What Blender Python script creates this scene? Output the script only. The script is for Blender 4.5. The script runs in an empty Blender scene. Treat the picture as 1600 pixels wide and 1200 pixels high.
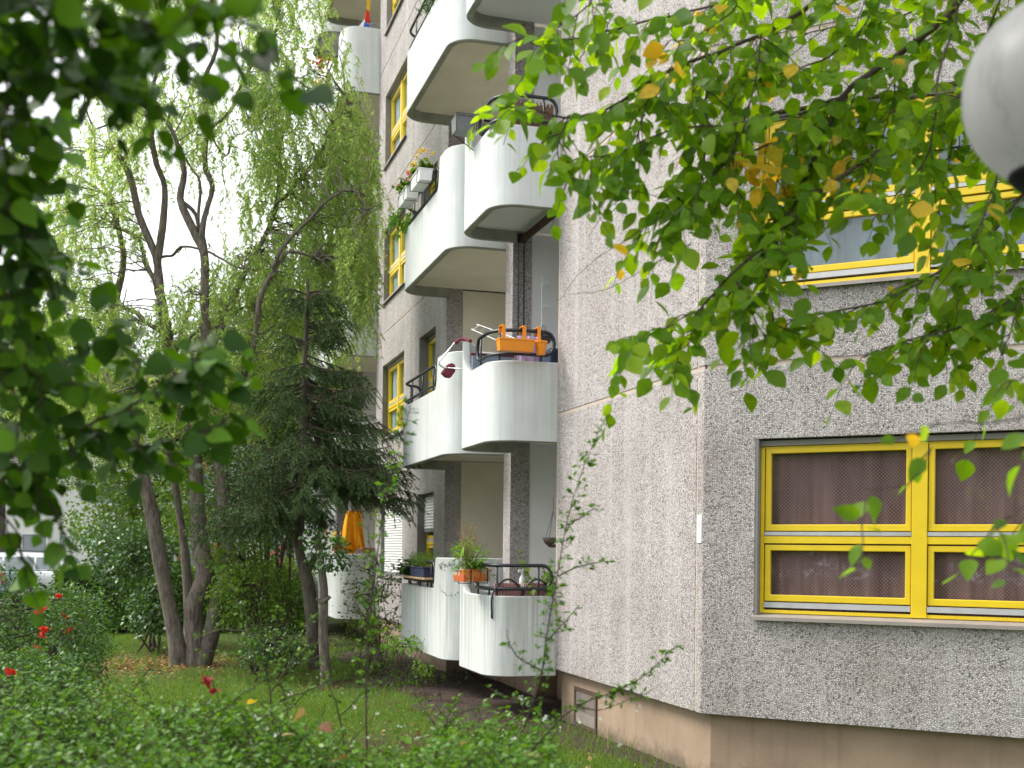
import bpy, bmesh, math, random
import numpy as np
from mathutils import Vector, Matrix, noise as mnoise

scene = bpy.context.scene
COL = scene.collection
random.seed(11)
RNG = np.random.default_rng(11)

# ------------------------------------------------------------------ camera
F_PX, PP_Y, ROLL, EYE = 1850.0, 860.0, 0.011, 2.05      # focal length / principal row in 1600 px units, eye height in m
cam_data = bpy.data.cameras.new("camera")
cam = bpy.data.objects.new("camera", cam_data)
COL.objects.link(cam)
cam.matrix_world = Matrix.Translation((0, 0, EYE)) @ Matrix.Rotation(math.radians(90), 4, 'X') @ Matrix.Rotation(ROLL, 4, 'Z')
cam_data.sensor_width = 36.0
cam_data.lens = 36.0 * F_PX / 1600.0
cam_data.shift_y = (PP_Y - 600.0) / 1600.0
cam_data.clip_start = 0.05
cam_data.clip_end = 1500.0
cam_data.dof.use_dof = True
cam_data.dof.focus_distance = 11.0
cam_data.dof.aperture_fstop = 2.8
scene.camera = cam

# ------------------------------------------------------------------ sky, sun, exposure
SUN_EL, SUN_AZ = math.radians(48), math.radians(-80)      # azimuth from +Y (into the picture), negative = to the left
world = bpy.data.worlds.new("World")
scene.world = world
world.use_nodes = True
wn, wl = world.node_tree.nodes, world.node_tree.links
wn.clear()
sky = wn.new("ShaderNodeTexSky")
sky.sky_type = 'NISHITA'
sky.sun_disc = False
sky.sun_elevation = SUN_EL
sky.sun_rotation = SUN_AZ
sky.air_density = 1.0
sky.dust_density = 3.0
hs = wn.new("ShaderNodeHueSaturation")
hs.inputs["Saturation"].default_value = 0.35
cl_noise = wn.new("ShaderNodeTexNoise")
cl_noise.inputs["Scale"].default_value = 2.2
cl_noise.inputs["Detail"].default_value = 5
cl_ramp = wn.new("ShaderNodeValToRGB")
cl_ramp.color_ramp.elements[0].position = 0.3
cl_ramp.color_ramp.elements[0].color = (8.0, 8.3, 8.9, 1)
cl_ramp.color_ramp.elements[1].position = 0.7
cl_ramp.color_ramp.elements[1].color = (12.5, 12.6, 12.8, 1)
mx = wn.new("ShaderNodeMixRGB")
mx.inputs[0].default_value = 0.75
bg = wn.new("ShaderNodeBackground")
bg.inputs["Strength"].default_value = 0.11
wo = wn.new("ShaderNodeOutputWorld")
wl.new(sky.outputs[0], hs.inputs["Color"])
wl.new(cl_noise.outputs["Fac"], cl_ramp.inputs[0])
wl.new(hs.outputs[0], mx.inputs[1])
wl.new(cl_ramp.outputs[0], mx.inputs[2])
wl.new(mx.outputs[0], bg.inputs["Color"])
wl.new(bg.outputs[0], wo.inputs["Surface"])

sun_data = bpy.data.lights.new("sun", 'SUN')
sun_data.energy = 2.2
sun_data.angle = math.radians(24)
sun_data.color = (1.0, 0.95, 0.86)
sun = bpy.data.objects.new("sun", sun_data)
COL.objects.link(sun)
d_sun = Vector((math.sin(SUN_AZ) * math.cos(SUN_EL), math.cos(SUN_AZ) * math.cos(SUN_EL), math.sin(SUN_EL)))
sun.rotation_euler = d_sun.to_track_quat('Z', 'Y').to_euler()
sun.location = (-20, 10, 30)

scene.view_settings.view_transform = 'Standard'
scene.view_settings.look = 'None'
scene.view_settings.gamma = 1.0
scene.view_settings.use_curve_mapping = False
scene.view_settings.exposure = 1.0
scene.render.engine = 'CYCLES'
scene.cycles.max_bounces = 8
scene.cycles.transparent_max_bounces = 8
scene.cycles.use_denoising = True

# ------------------------------------------------------------------ coordinates
def px(x, y, Y):
    """a point seen at pixel (x, y) of the 1600x1200 photograph, Y metres into the picture"""
    a, b = (x - 800.0) / F_PX, (PP_Y - y) / F_PX
    c, s = math.cos(ROLL), math.sin(ROLL)
    return np.array([(a * c - b * s) * Y, Y, EYE + (a * s + b * c) * Y])

def to_px(p):
    u, v = p[0] / p[1], (p[2] - EYE) / p[1]
    c, s = math.cos(ROLL), math.sin(ROLL)
    return 800 + F_PX * (u * c + v * s), PP_Y - F_PX * (v * c - u * s)

# facade frame: s runs away along the facade, t outwards (to the left of the picture), z up
FAC_ANG = math.atan2(0.9563, -0.2924)
E1 = np.array([math.cos(FAC_ANG), math.sin(FAC_ANG), 0.0])
E2 = np.array([-math.sin(FAC_ANG), math.cos(FAC_ANG), 0.0])
C0 = np.array([0.523, 14.24, 0.0])
def W(s, t, z=0.0):
    return C0 + E1 * s + E2 * t + np.array([0, 0, z])
S1 = -3.97                                              # the corner where the facade turns 45 degrees
H = math.sqrt(0.5)
def QL(q, n, z):
    """facade coordinates of a point q along the right-hand wall, n proud of it"""
    return (S1 - H * q - H * n, -H * q + H * n, z)
STOREY = 2.81

# ------------------------------------------------------------------ materials
def new_mat(name):
    m = bpy.data.materials.new(name)
    m.use_nodes = True
    nt = m.node_tree
    b = nt.nodes["Principled BSDF"]
    return m, nt, b

def ramp(nt, stops, interp='LINEAR'):
    r = nt.nodes.new("ShaderNodeValToRGB")
    cr = r.color_ramp
    cr.interpolation = interp
    while len(cr.elements) < len(stops):
        cr.elements.new(0.5)
    for e, (p, c) in zip(cr.elements, stops):
        e.position = p
        e.color = (c[0], c[1], c[2], 1) if hasattr(c, '__len__') else (c, c, c, 1)
    return r

def coords(nt, scale=(1, 1, 1), out="Object"):
    tc = nt.nodes.new("ShaderNodeTexCoord")
    mp = nt.nodes.new("ShaderNodeMapping")
    mp.inputs["Scale"].default_value = scale
    nt.links.new(tc.outputs[out], mp.inputs["Vector"])
    return mp.outputs["Vector"]

def noise_tex(nt, vec, scale, detail=4, rough=0.55):
    n = nt.nodes.new("ShaderNodeTexNoise")
    n.inputs["Scale"].default_value = scale
    n.inputs["Detail"].default_value = detail
    n.inputs["Roughness"].default_value = rough
    nt.links.new(vec, n.inputs["Vector"])
    return n.outputs["Fac"]

def mixc(nt, fac, a, b, mode='MIX'):
    m = nt.nodes.new("ShaderNodeMixRGB")
    m.blend_type = mode
    for i, v in ((0, fac), (1, a), (2, b)):
        if hasattr(v, 'is_output'):
            nt.links.new(v, m.inputs[i])
        elif i == 0:
            m.inputs[0].default_value = v
        else:
            m.inputs[i].default_value = (v[0], v[1], v[2], 1)
    return m.outputs[0]

def bump(nt, b, h, strength, dist=0.01):
    bp = nt.nodes.new("ShaderNodeBump")
    bp.inputs["Strength"].default_value = strength
    bp.inputs["Distance"].default_value = dist
    nt.links.new(h, bp.inputs["Height"])
    nt.links.new(bp.outputs[0], b.inputs["Normal"])

def plain(name, col, rough=0.6, metal=0.0, var=0.12, scale=6.0, spec=0.5, bmp=0.0):
    """a paint, plastic or metal with slight unevenness"""
    m, nt, b = new_mat(name)
    v = coords(nt)
    n = noise_tex(nt, v, scale, 5)
    r = ramp(nt, [(0.3, [c * (1 - var) for c in col]), (0.7, [min(1, c * (1 + var * 0.6)) for c in col])])
    nt.links.new(n, r.inputs[0])
    nt.links.new(r.outputs[0], b.inputs["Base Color"])
    b.inputs["Roughness"].default_value = rough
    b.inputs["Metallic"].default_value = metal
    b.inputs["Specular IOR Level"].default_value = spec
    if bmp:
        bump(nt, b, noise_tex(nt, v, scale * 12, 4), bmp, 0.004)
    return m

def pebble_mat():
    m, nt, b = new_mat("washed_pebble_concrete")
    v = coords(nt)
    vo = nt.nodes.new("ShaderNodeTexVoronoi")
    vo.inputs["Scale"].default_value = 70
    nt.links.new(v, vo.inputs["Vector"])
    sep = nt.nodes.new("ShaderNodeSeparateColor")
    nt.links.new(vo.outputs["Color"], sep.inputs[0])
    stone = ramp(nt, [(0.0, (0.10, 0.088, 0.085)), (0.08, (0.28, 0.256, 0.25)), (0.25, (0.45, 0.418, 0.41)), (0.55, (0.55, 0.515, 0.51)),
                      (0.82, (0.64, 0.605, 0.60)), (0.93, (0.44, 0.35, 0.31)), (1.0, (0.73, 0.705, 0.70))])
    nt.links.new(sep.outputs[0], stone.inputs[0])
    vd = nt.nodes.new("ShaderNodeTexVoronoi")
    vd.feature = 'DISTANCE_TO_EDGE'
    vd.inputs["Scale"].default_value = 70
    nt.links.new(v, vd.inputs["Vector"])
    edge = ramp(nt, [(0.02, 0.0), (0.15, 1.0)])
    nt.links.new(vd.outputs["Distance"], edge.inputs[0])
    c = mixc(nt, edge.outputs[0], (0.165, 0.151, 0.148), stone.outputs[0])
    # pale lime wash running down in soft vertical streaks, darker weathering in patches
    v2 = coords(nt, (2.6, 2.6, 0.06))
    st = ramp(nt, [(0.52, 0.0), (0.68, 1.0)])
    nt.links.new(noise_tex(nt, v2, 1.6, 3), st.inputs[0])
    f = nt.nodes.new("ShaderNodeMath"); f.operation = 'MULTIPLY'; f.inputs[1].default_value = 0.34
    nt.links.new(st.outputs[0], f.inputs[0])
    c = mixc(nt, f.outputs[0], c, (0.54, 0.525, 0.515))
    pt = ramp(nt, [(0.32, (0.84, 0.815, 0.79)), (0.5, (0.98, 0.975, 0.97)), (0.68, (1.08, 1.08, 1.075))])
    nt.links.new(noise_tex(nt, v, 1.1, 5), pt.inputs[0])
    c = mixc(nt, 1.0, c, pt.outputs[0], 'MULTIPLY')
    nt.links.new(c, b.inputs["Base Color"])
    b.inputs["Roughness"].default_value = 0.75
    b.inputs["Specular IOR Level"].default_value = 0.3
    hgt = ramp(nt, [(0.0, 0.0), (0.35, 1.0)])
    nt.links.new(vd.outputs["Distance"], hgt.inputs[0])
    bump(nt, b, hgt.outputs[0], 0.6, 0.006)
    return m

def white_concrete(name, dirt):
    """painted precast parapet: off-white, rain streaks from the rim, greenish at the foot"""
    m, nt, b = new_mat(name)
    v = coords(nt)
    base = ramp(nt, [(0.3, (0.55, 0.575, 0.57)), (0.7, (0.645, 0.665, 0.66))])
    nt.links.new(noise_tex(nt, v, 2.0, 6, 0.65), base.inputs[0])
    vs = coords(nt, (9, 9, 0.28))
    st = ramp(nt, [(0.50, 0.0), (0.74, 1.0)])
    nt.links.new(noise_tex(nt, vs, 1.4, 5, 0.6), st.inputs[0])
    fm = nt.nodes.new("ShaderNodeMath"); fm.operation = 'MULTIPLY'; fm.inputs[1].default_value = dirt
    nt.links.new(st.outputs[0], fm.inputs[0])
    c = mixc(nt, fm.outputs[0], base.outputs[0], (0.36, 0.385, 0.35))
    sp = ramp(nt, [(0.62, 0.0), (0.72, 1.0)])
    nt.links.new(noise_tex(nt, v, 26, 6, 0.7), sp.inputs[0])
    f2 = nt.nodes.new("ShaderNodeMath"); f2.operation = 'MULTIPLY'; f2.inputs[1].default_value = dirt * 0.5
    nt.links.new(sp.outputs[0], f2.inputs[0])
    c = mixc(nt, f2.outputs[0], c, (0.45, 0.46, 0.43))
    # run-off stains hanging from each rim: ragged tongues that thin out downwards
    sx = nt.nodes.new("ShaderNodeSeparateXYZ"); nt.links.new(v, sx.inputs[0])
    def mth(op, a, b_):
        q = nt.nodes.new("ShaderNodeMath"); q.operation = op
        for i_, w_ in enumerate((a, b_)):
            if hasattr(w_, 'is_output'): nt.links.new(w_, q.inputs[i_])
            else: q.inputs[i_].default_value = w_
        return q.outputs[0]
    hh = mth('MODULO', mth('SUBTRACT', sx.outputs[2], 0.54), 2.81)
    vt = coords(nt, (15, 15, 0.12))
    tn = noise_tex(nt, vt, 1.5, 5, 0.62)
    lim = mth('ADD', mth('MULTIPLY', tn, 1.9), mth('MULTIPLY', hh, 0.55))
    te = ramp(nt, [(0.60, 0.0), (0.78, 1.0)])
    nt.links.new(mth('MULTIPLY', lim, 0.5), te.inputs[0])
    c = mixc(nt, mth('MULTIPLY', te.outputs[0], dirt * 0.75), c, (0.30, 0.32, 0.30))
    nt.links.new(c, b.inputs["Base Color"])
    b.inputs["Roughness"].default_value = 0.62
    bump(nt, b, noise_tex(nt, v, 45, 5), 0.12, 0.006)
    return m

LEAF_GAIN = 1.35
def leaf_mat(name, cols, transl=0.35, rough=0.5, tint=(1.3, 1.25, 0.45), spec=0.22):
    """foliage: each leaf takes its own colour from the ramp"""
    m, nt, b = new_mat(name)
    ge = nt.nodes.new("ShaderNodeNewGeometry")
    oi = nt.nodes.new("ShaderNodeObjectInfo")
    ad = nt.nodes.new("ShaderNodeMath"); ad.operation = 'ADD'
    fr = nt.nodes.new("ShaderNodeMath"); fr.operation = 'FRACT'
    nt.links.new(ge.outputs["Random Per Island"], ad.inputs[0])
    nt.links.new(oi.outputs["Random"], ad.inputs[1])
    nt.links.new(ad.outputs[0], fr.inputs[0])
    cols = [[min(.9, x * LEAF_GAIN) for x in c] for c in cols] if max(max(c) for c in cols) < .33 else cols
    k = len(cols)
    r = ramp(nt, [(i / max(1, k - 1), c) for i, c in enumerate(cols)])
    nt.links.new(fr.outputs[0], r.inputs[0])
    v = coords(nt)
    vr = ramp(nt, [(0.3, 0.78), (0.7, 1.15)])
    nt.links.new(noise_tex(nt, v, 40, 3), vr.inputs[0])
    c = mixc(nt, 1.0, r.outputs[0], vr.outputs[0], 'MULTIPLY')
    nt.links.new(c, b.inputs["Base Color"])
    b.inputs["Roughness"].default_value = rough
    b.inputs["Specular IOR Level"].default_value = spec
    tr = nt.nodes.new("ShaderNodeBsdfTranslucent")
    ct = mixc(nt, 1.0, c, tint, 'MULTIPLY')
    nt.links.new(ct, tr.inputs["Color"])
    ms = nt.nodes.new("ShaderNodeMixShader")
    ms.inputs[0].default_value = transl
    nt.links.new(b.outputs[0], ms.inputs[1])
    nt.links.new(tr.outputs[0], ms.inputs[2])
    nt.links.new(ms.outputs[0], nt.nodes["Material Output"].inputs["Surface"])
    return m

def bark_mat(name, dark, light, scale=9):
    m, nt, b = new_mat(name)
    v = coords(nt, (1, 1, 0.22))
    n = noise_tex(nt, v, scale * 2.4, 8, 0.7)
    r = ramp(nt, [(0.32, dark), (0.52, [(a + c) / 2 for a, c in zip(dark, light)]), (0.7, light)])
    nt.links.new(n, r.inputs[0])
    v2 = coords(nt)
    g = ramp(nt, [(0.5, 0.0), (0.75, 0.5)])
    nt.links.new(noise_tex(nt, v2, 3.0, 4), g.inputs[0])
    nt.links.new(mixc(nt, g.outputs[0], r.outputs[0], (0.13, 0.14, 0.075)), b.inputs["Base Color"])
    b.inputs["Roughness"].default_value = 0.9
    bump(nt, b, n, 0.9, 0.03)
    return m

def glass_mat(name, tint=(0.9, 0.95, 0.95), gloss=0.02):
    m, nt, b = new_mat(name)
    nt.nodes.remove(b)
    tr = nt.nodes.new("ShaderNodeBsdfTransparent"); tr.inputs[0].default_value = (*tint, 1)
    gl = nt.nodes.new("ShaderNodeBsdfGlossy"); gl.inputs["Roughness"].default_value = gloss
    gl.inputs["Color"].default_value = (1, 1, 1, 1)
    fr = nt.nodes.new("ShaderNodeFresnel")
    ge = nt.nodes.new("ShaderNodeNewGeometry")          # both faces of the sheet reflect like air to glass
    io = nt.nodes.new("ShaderNodeMapRange"); io.inputs[3].default_value = 1.5; io.inputs[4].default_value = 1 / 1.5
    nt.links.new(ge.outputs["Backfacing"], io.inputs[0]); nt.links.new(io.outputs[0], fr.inputs["IOR"])
    ms = nt.nodes.new("ShaderNodeMixShader")
    nt.links.new(fr.outputs[0], ms.inputs[0])
    nt.links.new(tr.outputs[0], ms.inputs[1])
    nt.links.new(gl.outputs[0], ms.inputs[2])
    nt.links.new(ms.outputs[0], nt.nodes["Material Output"].inputs["Surface"])
    return m

def curtain_mat(name, col, dots=None, dot_scale=52):
    m, nt, b = new_mat(name)
    v = coords(nt)
    c = None
    r = ramp(nt, [(0.3, [x * 0.55 for x in col]), (0.7, [x * 1.22 for x in col])])  # fold shading painted into the cloth as darker and lighter streaks
    vs = coords(nt, (1, 1, 0.1))
    nt.links.new(noise_tex(nt, vs, 7, 4), r.inputs[0])
    c = r.outputs[0]
    if dots:
        ck = nt.nodes.new("ShaderNodeTexVoronoi")
        ck.inputs["Scale"].default_value = dot_scale
        ck.inputs["Randomness"].default_value = 0.0
        mp = nt.nodes.new("ShaderNodeMapping")
        mp.inputs["Rotation"].default_value = (0, 0, math.radians(45))
        tc = nt.nodes.new("ShaderNodeTexCoord")
        nt.links.new(tc.outputs["UV"], mp.inputs["Vector"])
        ck.voronoi_dimensions = '2D'
        nt.links.new(mp.outputs[0], ck.inputs["Vector"])
        dr = ramp(nt, [(0.22, 1.0), (0.38, 0.0)])
        nt.links.new(ck.outputs["Distance"], dr.inputs[0])
        c = mixc(nt, dr.outputs[0], c, dots)
    nt.links.new(c, b.inputs["Base Color"])
    b.inputs["Roughness"].default_value = 0.95
    b.inputs["Specular IOR Level"].default_value = 0.1
    return m

M = {}
M['pebble'] = pebble_mat()
M['seam'] = plain("beige_joint_sealant", (0.47, 0.385, 0.32), 0.8, var=0.15, scale=5)
def plinth_mat():
    m, nt, b = new_mat("beige_render")
    v = coords(nt)
    r = ramp(nt, [(0.3, (0.25, 0.18, 0.125)), (0.55, (0.32, 0.235, 0.165)), (0.75, (0.36, 0.27, 0.195))])
    nt.links.new(noise_tex(nt, v, 1.7, 7, 0.65), r.inputs[0])
    c = r.outputs[0]
    # damp tide mark and mud splashes with a ragged edge
    sx = nt.nodes.new("ShaderNodeSeparateXYZ"); nt.links.new(v, sx.inputs[0])
    ad = nt.nodes.new("ShaderNodeMath"); ad.operation = 'MULTIPLY_ADD'; ad.inputs[1].default_value = 0.55
    nt.links.new(noise_tex(nt, v, 5.0, 7, 0.7), ad.inputs[0]); nt.links.new(sx.outputs[2], ad.inputs[2])
    e = ramp(nt, [(0.30, 0.75), (0.46, 0.0)])
    nt.links.new(ad.outputs[0], e.inputs[0])
    c = mixc(nt, e.outputs[0], c, (0.115, 0.085, 0.065))
    vs = coords(nt, (7, 7, 0.35))
    st = ramp(nt, [(0.54, 0.0), (0.75, 0.5)])
    nt.links.new(noise_tex(nt, vs, 1.3, 5, 0.6), st.inputs[0])
    c = mixc(nt, st.outputs[0], c, (0.17, 0.125, 0.09))
    nt.links.new(c, b.inputs["Base Color"])
    b.inputs["Roughness"].default_value = 0.92
    bump(nt, b, noise_tex(nt, v, 40, 6, 0.7), 0.5, 0.006)
    return m
M['plinth'] = plinth_mat()
M['white'] = white_concrete("white_painted_concrete", 0.30)
M['white_dirty'] = white_concrete("weathered_white_concrete", 0.85)
M['lip'] = plain("bare_concrete_edge", (0.30, 0.31, 0.27), 0.85, var=0.25, scale=4, bmp=0.2)
M['soffit'] = plain("cream_soffit_paint", (0.74, 0.69, 0.60), 0.85, var=0.1, scale=2)
M['loggia'] = plain("cream_loggia_paint", (0.72, 0.67, 0.56), 0.85, var=0.1, scale=1.5)
M['loggia_white'] = plain("white_loggia_paint", (0.68, 0.68, 0.68), 0.85, var=0.08, scale=1.5)
M['yellow'] = plain("yellow_window_paint", (0.74, 0.53, 0.016), 0.42, var=0.07, scale=5)
M['sill'] = plain("bronze_grey_sill_metal", (0.33, 0.29, 0.27), 0.5, 0.2, var=0.15, scale=7)
M['strip'] = plain("grey_weather_strip", (0.50, 0.50, 0.51), 0.45, 0.3)
M['dark'] = plain("dark_rubber", (0.02, 0.02, 0.02), 0.7)
M['reveal'] = plain("grey_reveal", (0.20, 0.19, 0.19), 0.8)
M['glass'] = glass_mat("window_glass")
M['curtain_mauve'] = curtain_mat("mauve_dotted_lace", (0.25, 0.125, 0.13), (0.34, 0.20, 0.205), 46)
M['curtain_blue'] = curtain_mat("blue_grey_net", (0.19, 0.21, 0.25))
M['curtain_pale'] = curtain_mat("pale_net_curtain", (0.74, 0.78, 0.82))
M['room'] = plain("dim_room", (0.05, 0.045, 0.04), 0.9)
M['shutter'] = plain("white_roller_shutter", (0.74, 0.74, 0.73), 0.5, var=0.05)
M['black'] = plain("black_railing_paint", (0.025, 0.028, 0.035), 0.35, 0.2)
M['orange'] = plain("orange_plastic", (0.80, 0.27, 0.01), 0.35, var=0.05)
M['white_plastic'] = plain("white_plastic", (0.72, 0.73, 0.74), 0.4, var=0.08)
M['grey_plastic'] = plain("grey_plastic", (0.16, 0.165, 0.175), 0.45)
M['soil'] = plain("potting_soil", (0.035, 0.025, 0.018), 0.95, var=0.5, scale=40)
M['terracotta'] = plain("terracotta", (0.42, 0.11, 0.045), 0.75)
M['steel'] = plain("brushed_steel_tube", (0.55, 0.56, 0.57), 0.3, 0.9)
M['maroon'] = plain("maroon_fabric", (0.13, 0.012, 0.03), 0.8)
M['navy'] = plain("navy_fabric", (0.02, 0.03, 0.075), 0.85)
M['grey_blue'] = plain("grey_blue_board", (0.19, 0.23, 0.29), 0.6)
M['lilac'] = plain("lilac_cloth", (0.62, 0.48, 0.72), 0.9)
M['wood'] = plain("weathered_wood", (0.24, 0.12, 0.05), 0.8, var=0.4, scale=12)
M['pale_wood'] = plain("pale_board", (0.45, 0.30, 0.17), 0.8, var=0.35, scale=14)
M['towel'] = plain("orange_towel", (0.90, 0.36, 0.005), 0.95, var=0.06, scale=60, bmp=0.3)
M['bark_willow'] = bark_mat("willow_bark", (0.03, 0.024, 0.02), (0.23, 0.185, 0.155))
M['bark_dark'] = bark_mat("dark_bark", (0.03, 0.024, 0.02), (0.13, 0.105, 0.085))
M['twig'] = bark_mat("twig_bark", (0.045, 0.028, 0.02), (0.10, 0.07, 0.05), 20)
M['twig_grey'] = bark_mat("grey_twig_bark", (0.10, 0.085, 0.06), (0.26, 0.23, 0.18), 20)
M['leaf_willow'] = leaf_mat("willow_leaves", [(0.18, 0.30, 0.085), (0.24, 0.325, 0.11), (0.20, 0.32, 0.095), (0.29, 0.328, 0.12), (0.17, 0.29, 0.095), (0.325, 0.32, 0.11)], 0.74, .5, (1.75, 1.7, 1.2))
M['leaf_elm'] = leaf_mat("elm_leaves", [(0.075, 0.165, 0.010), (0.125, 0.235, 0.012), (0.055, 0.13, 0.010), (0.18, 0.28, 0.015), (0.10, 0.20, 0.010), (0.07, 0.15, 0.012)], 0.64, 0.42, (2.0, 1.75, 0.3), .25)
M['leaf_elm_yellow'] = leaf_mat("yellow_elm_leaves", [(0.78, 0.54, 0.05), (0.82, 0.62, 0.07), (0.74, 0.46, 0.04), (0.76, 0.64, 0.09)], 0.62, 0.5, (1.2, 1.0, 0.4))
M['leaf_linden'] = leaf_mat("dark_linden_leaves", [(0.022, 0.058, 0.008), (0.05, 0.12, 0.010), (0.016, 0.044, 0.008), (0.09, 0.19, 0.013), (0.03, 0.078, 0.009), (0.014, 0.038, 0.008)], 0.36, 0.45, (1.6, 1.6, 0.3), .14)
M['leaf_dark'] = leaf_mat("glossy_dark_leaves", [(0.025, 0.062, 0.02), (0.045, 0.10, 0.027), (0.07, 0.135, 0.034), (0.035, 0.08, 0.024)], 0.28, 0.3, spec=.4)
M['leaf_mid'] = leaf_mat("mid_green_leaves", [(0.055, 0.115, 0.018), (0.095, 0.17, 0.025), (0.07, 0.14, 0.02), (0.13, 0.21, 0.03), (0.05, 0.10, 0.02)], 0.42)
M['leaf_hedge'] = leaf_mat("hedge_leaves", [(0.05, 0.115, 0.016), (0.10, 0.19, 0.022), (0.07, 0.15, 0.018), (0.035, 0.085, 0.016)], 0.3, 0.4)
M['leaf_rose'] = leaf_mat("rose_leaves", [(0.03, 0.075, 0.022), (0.055, 0.12, 0.03), (0.09, 0.17, 0.03), (0.04, 0.09, 0.03), (0.028, 0.065, 0.024)], 0.3, 0.4)
M['leaf_shrub'] = leaf_mat("cotoneaster_leaves", [(0.045, 0.125, 0.012), (0.085, 0.19, 0.015), (0.035, 0.095, 0.011), (0.12, 0.235, 0.02), (0.05, 0.13, 0.013)], 0.38, 0.36, spec=.3)
M['needle'] = leaf_mat("spruce_needles", [(0.026, 0.056, 0.02), (0.05, 0.09, 0.03), (0.075, 0.125, 0.036), (0.036, 0.07, 0.026)], 0.12, 0.5)
M['leaf_herb'] = leaf_mat("herb_leaves", [(0.10, 0.22, 0.03), (0.16, 0.32, 0.03), (0.12, 0.26, 0.05)], 0.35)
M['leaf_dry'] = leaf_mat("dry_seed_heads", [(0.34, 0.24, 0.12), (0.26, 0.18, 0.09), (0.42, 0.32, 0.17)], 0.3, 0.8)
M['leaf_fallen'] = leaf_mat("fallen_leaves", [(0.20, 0.10, 0.035), (0.33, 0.20, 0.08), (0.15, 0.07, 0.03), (0.42, 0.30, 0.15), (0.30, 0.11, 0.02)], 0.15, 0.7)
M['grass'] = leaf_mat("grass_blades", [(0.06, 0.135, 0.018), (0.095, 0.19, 0.026), (0.14, 0.22, 0.04), (0.07, 0.155, 0.02), (0.19, 0.19, 0.07)], 0.42, 0.5)
M['petal_red'] = leaf_mat("red_petals", [(0.55, 0.012, 0.012), (0.70, 0.05, 0.02), (0.42, 0.01, 0.02)], 0.3, 0.6, (1.2, 0.8, 0.8))
M['petal_pink'] = leaf_mat("pink_petals", [(0.70, 0.12, 0.25), (0.80, 0.25, 0.38), (0.60, 0.05, 0.16)], 0.3, 0.6, (1.1, 0.9, 0.9))
M['petal_yellow'] = leaf_mat("yellow_petals", [(0.75, 0.50, 0.03), (0.80, 0.62, 0.08)], 0.3, 0.6, (1.1, 1, .6))
M['petal_white'] = leaf_mat("white_petals", [(0.75, 0.75, 0.70), (0.65, 0.66, 0.62)], 0.3, 0.6, (1, 1, 1))
M['petal_crimson'] = leaf_mat("crimson_petals", [(0.30, 0.004, 0.03), (0.42, 0.01, 0.05)], 0.3, 0.6, (1.1, 0.8, 0.8))

# ------------------------------------------------------------------ object helpers
def tag(o, label=None, cat=None, group=None, kind=None):
    if label: o["label"] = label
    if cat: o["category"] = cat
    if group: o["group"] = group
    if kind: o["kind"] = kind
    return o

def empty(name, loc=(0, 0, 0), rz=0.0, parent=None):
    o = bpy.data.objects.new(name, None)
    COL.objects.link(o)
    o.location = loc
    o.rotation_euler = (0, 0, rz)
    o.empty_display_size = 0.2
    if parent: o.parent = parent
    return o

def link_mesh(name, me, mat=None, parent=None, smooth=False):
    if mat is not None:
        for m_ in (mat if isinstance(mat, (list, tuple)) else [mat]):
            me.materials.append(m_)
    if smooth:
        me.polygons.foreach_set("use_smooth", np.ones(len(me.polygons), dtype=bool))
    o = bpy.data.objects.new(name, me)
    COL.objects.link(o)
    if parent is not None:
        o.parent = parent
    return o

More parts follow.
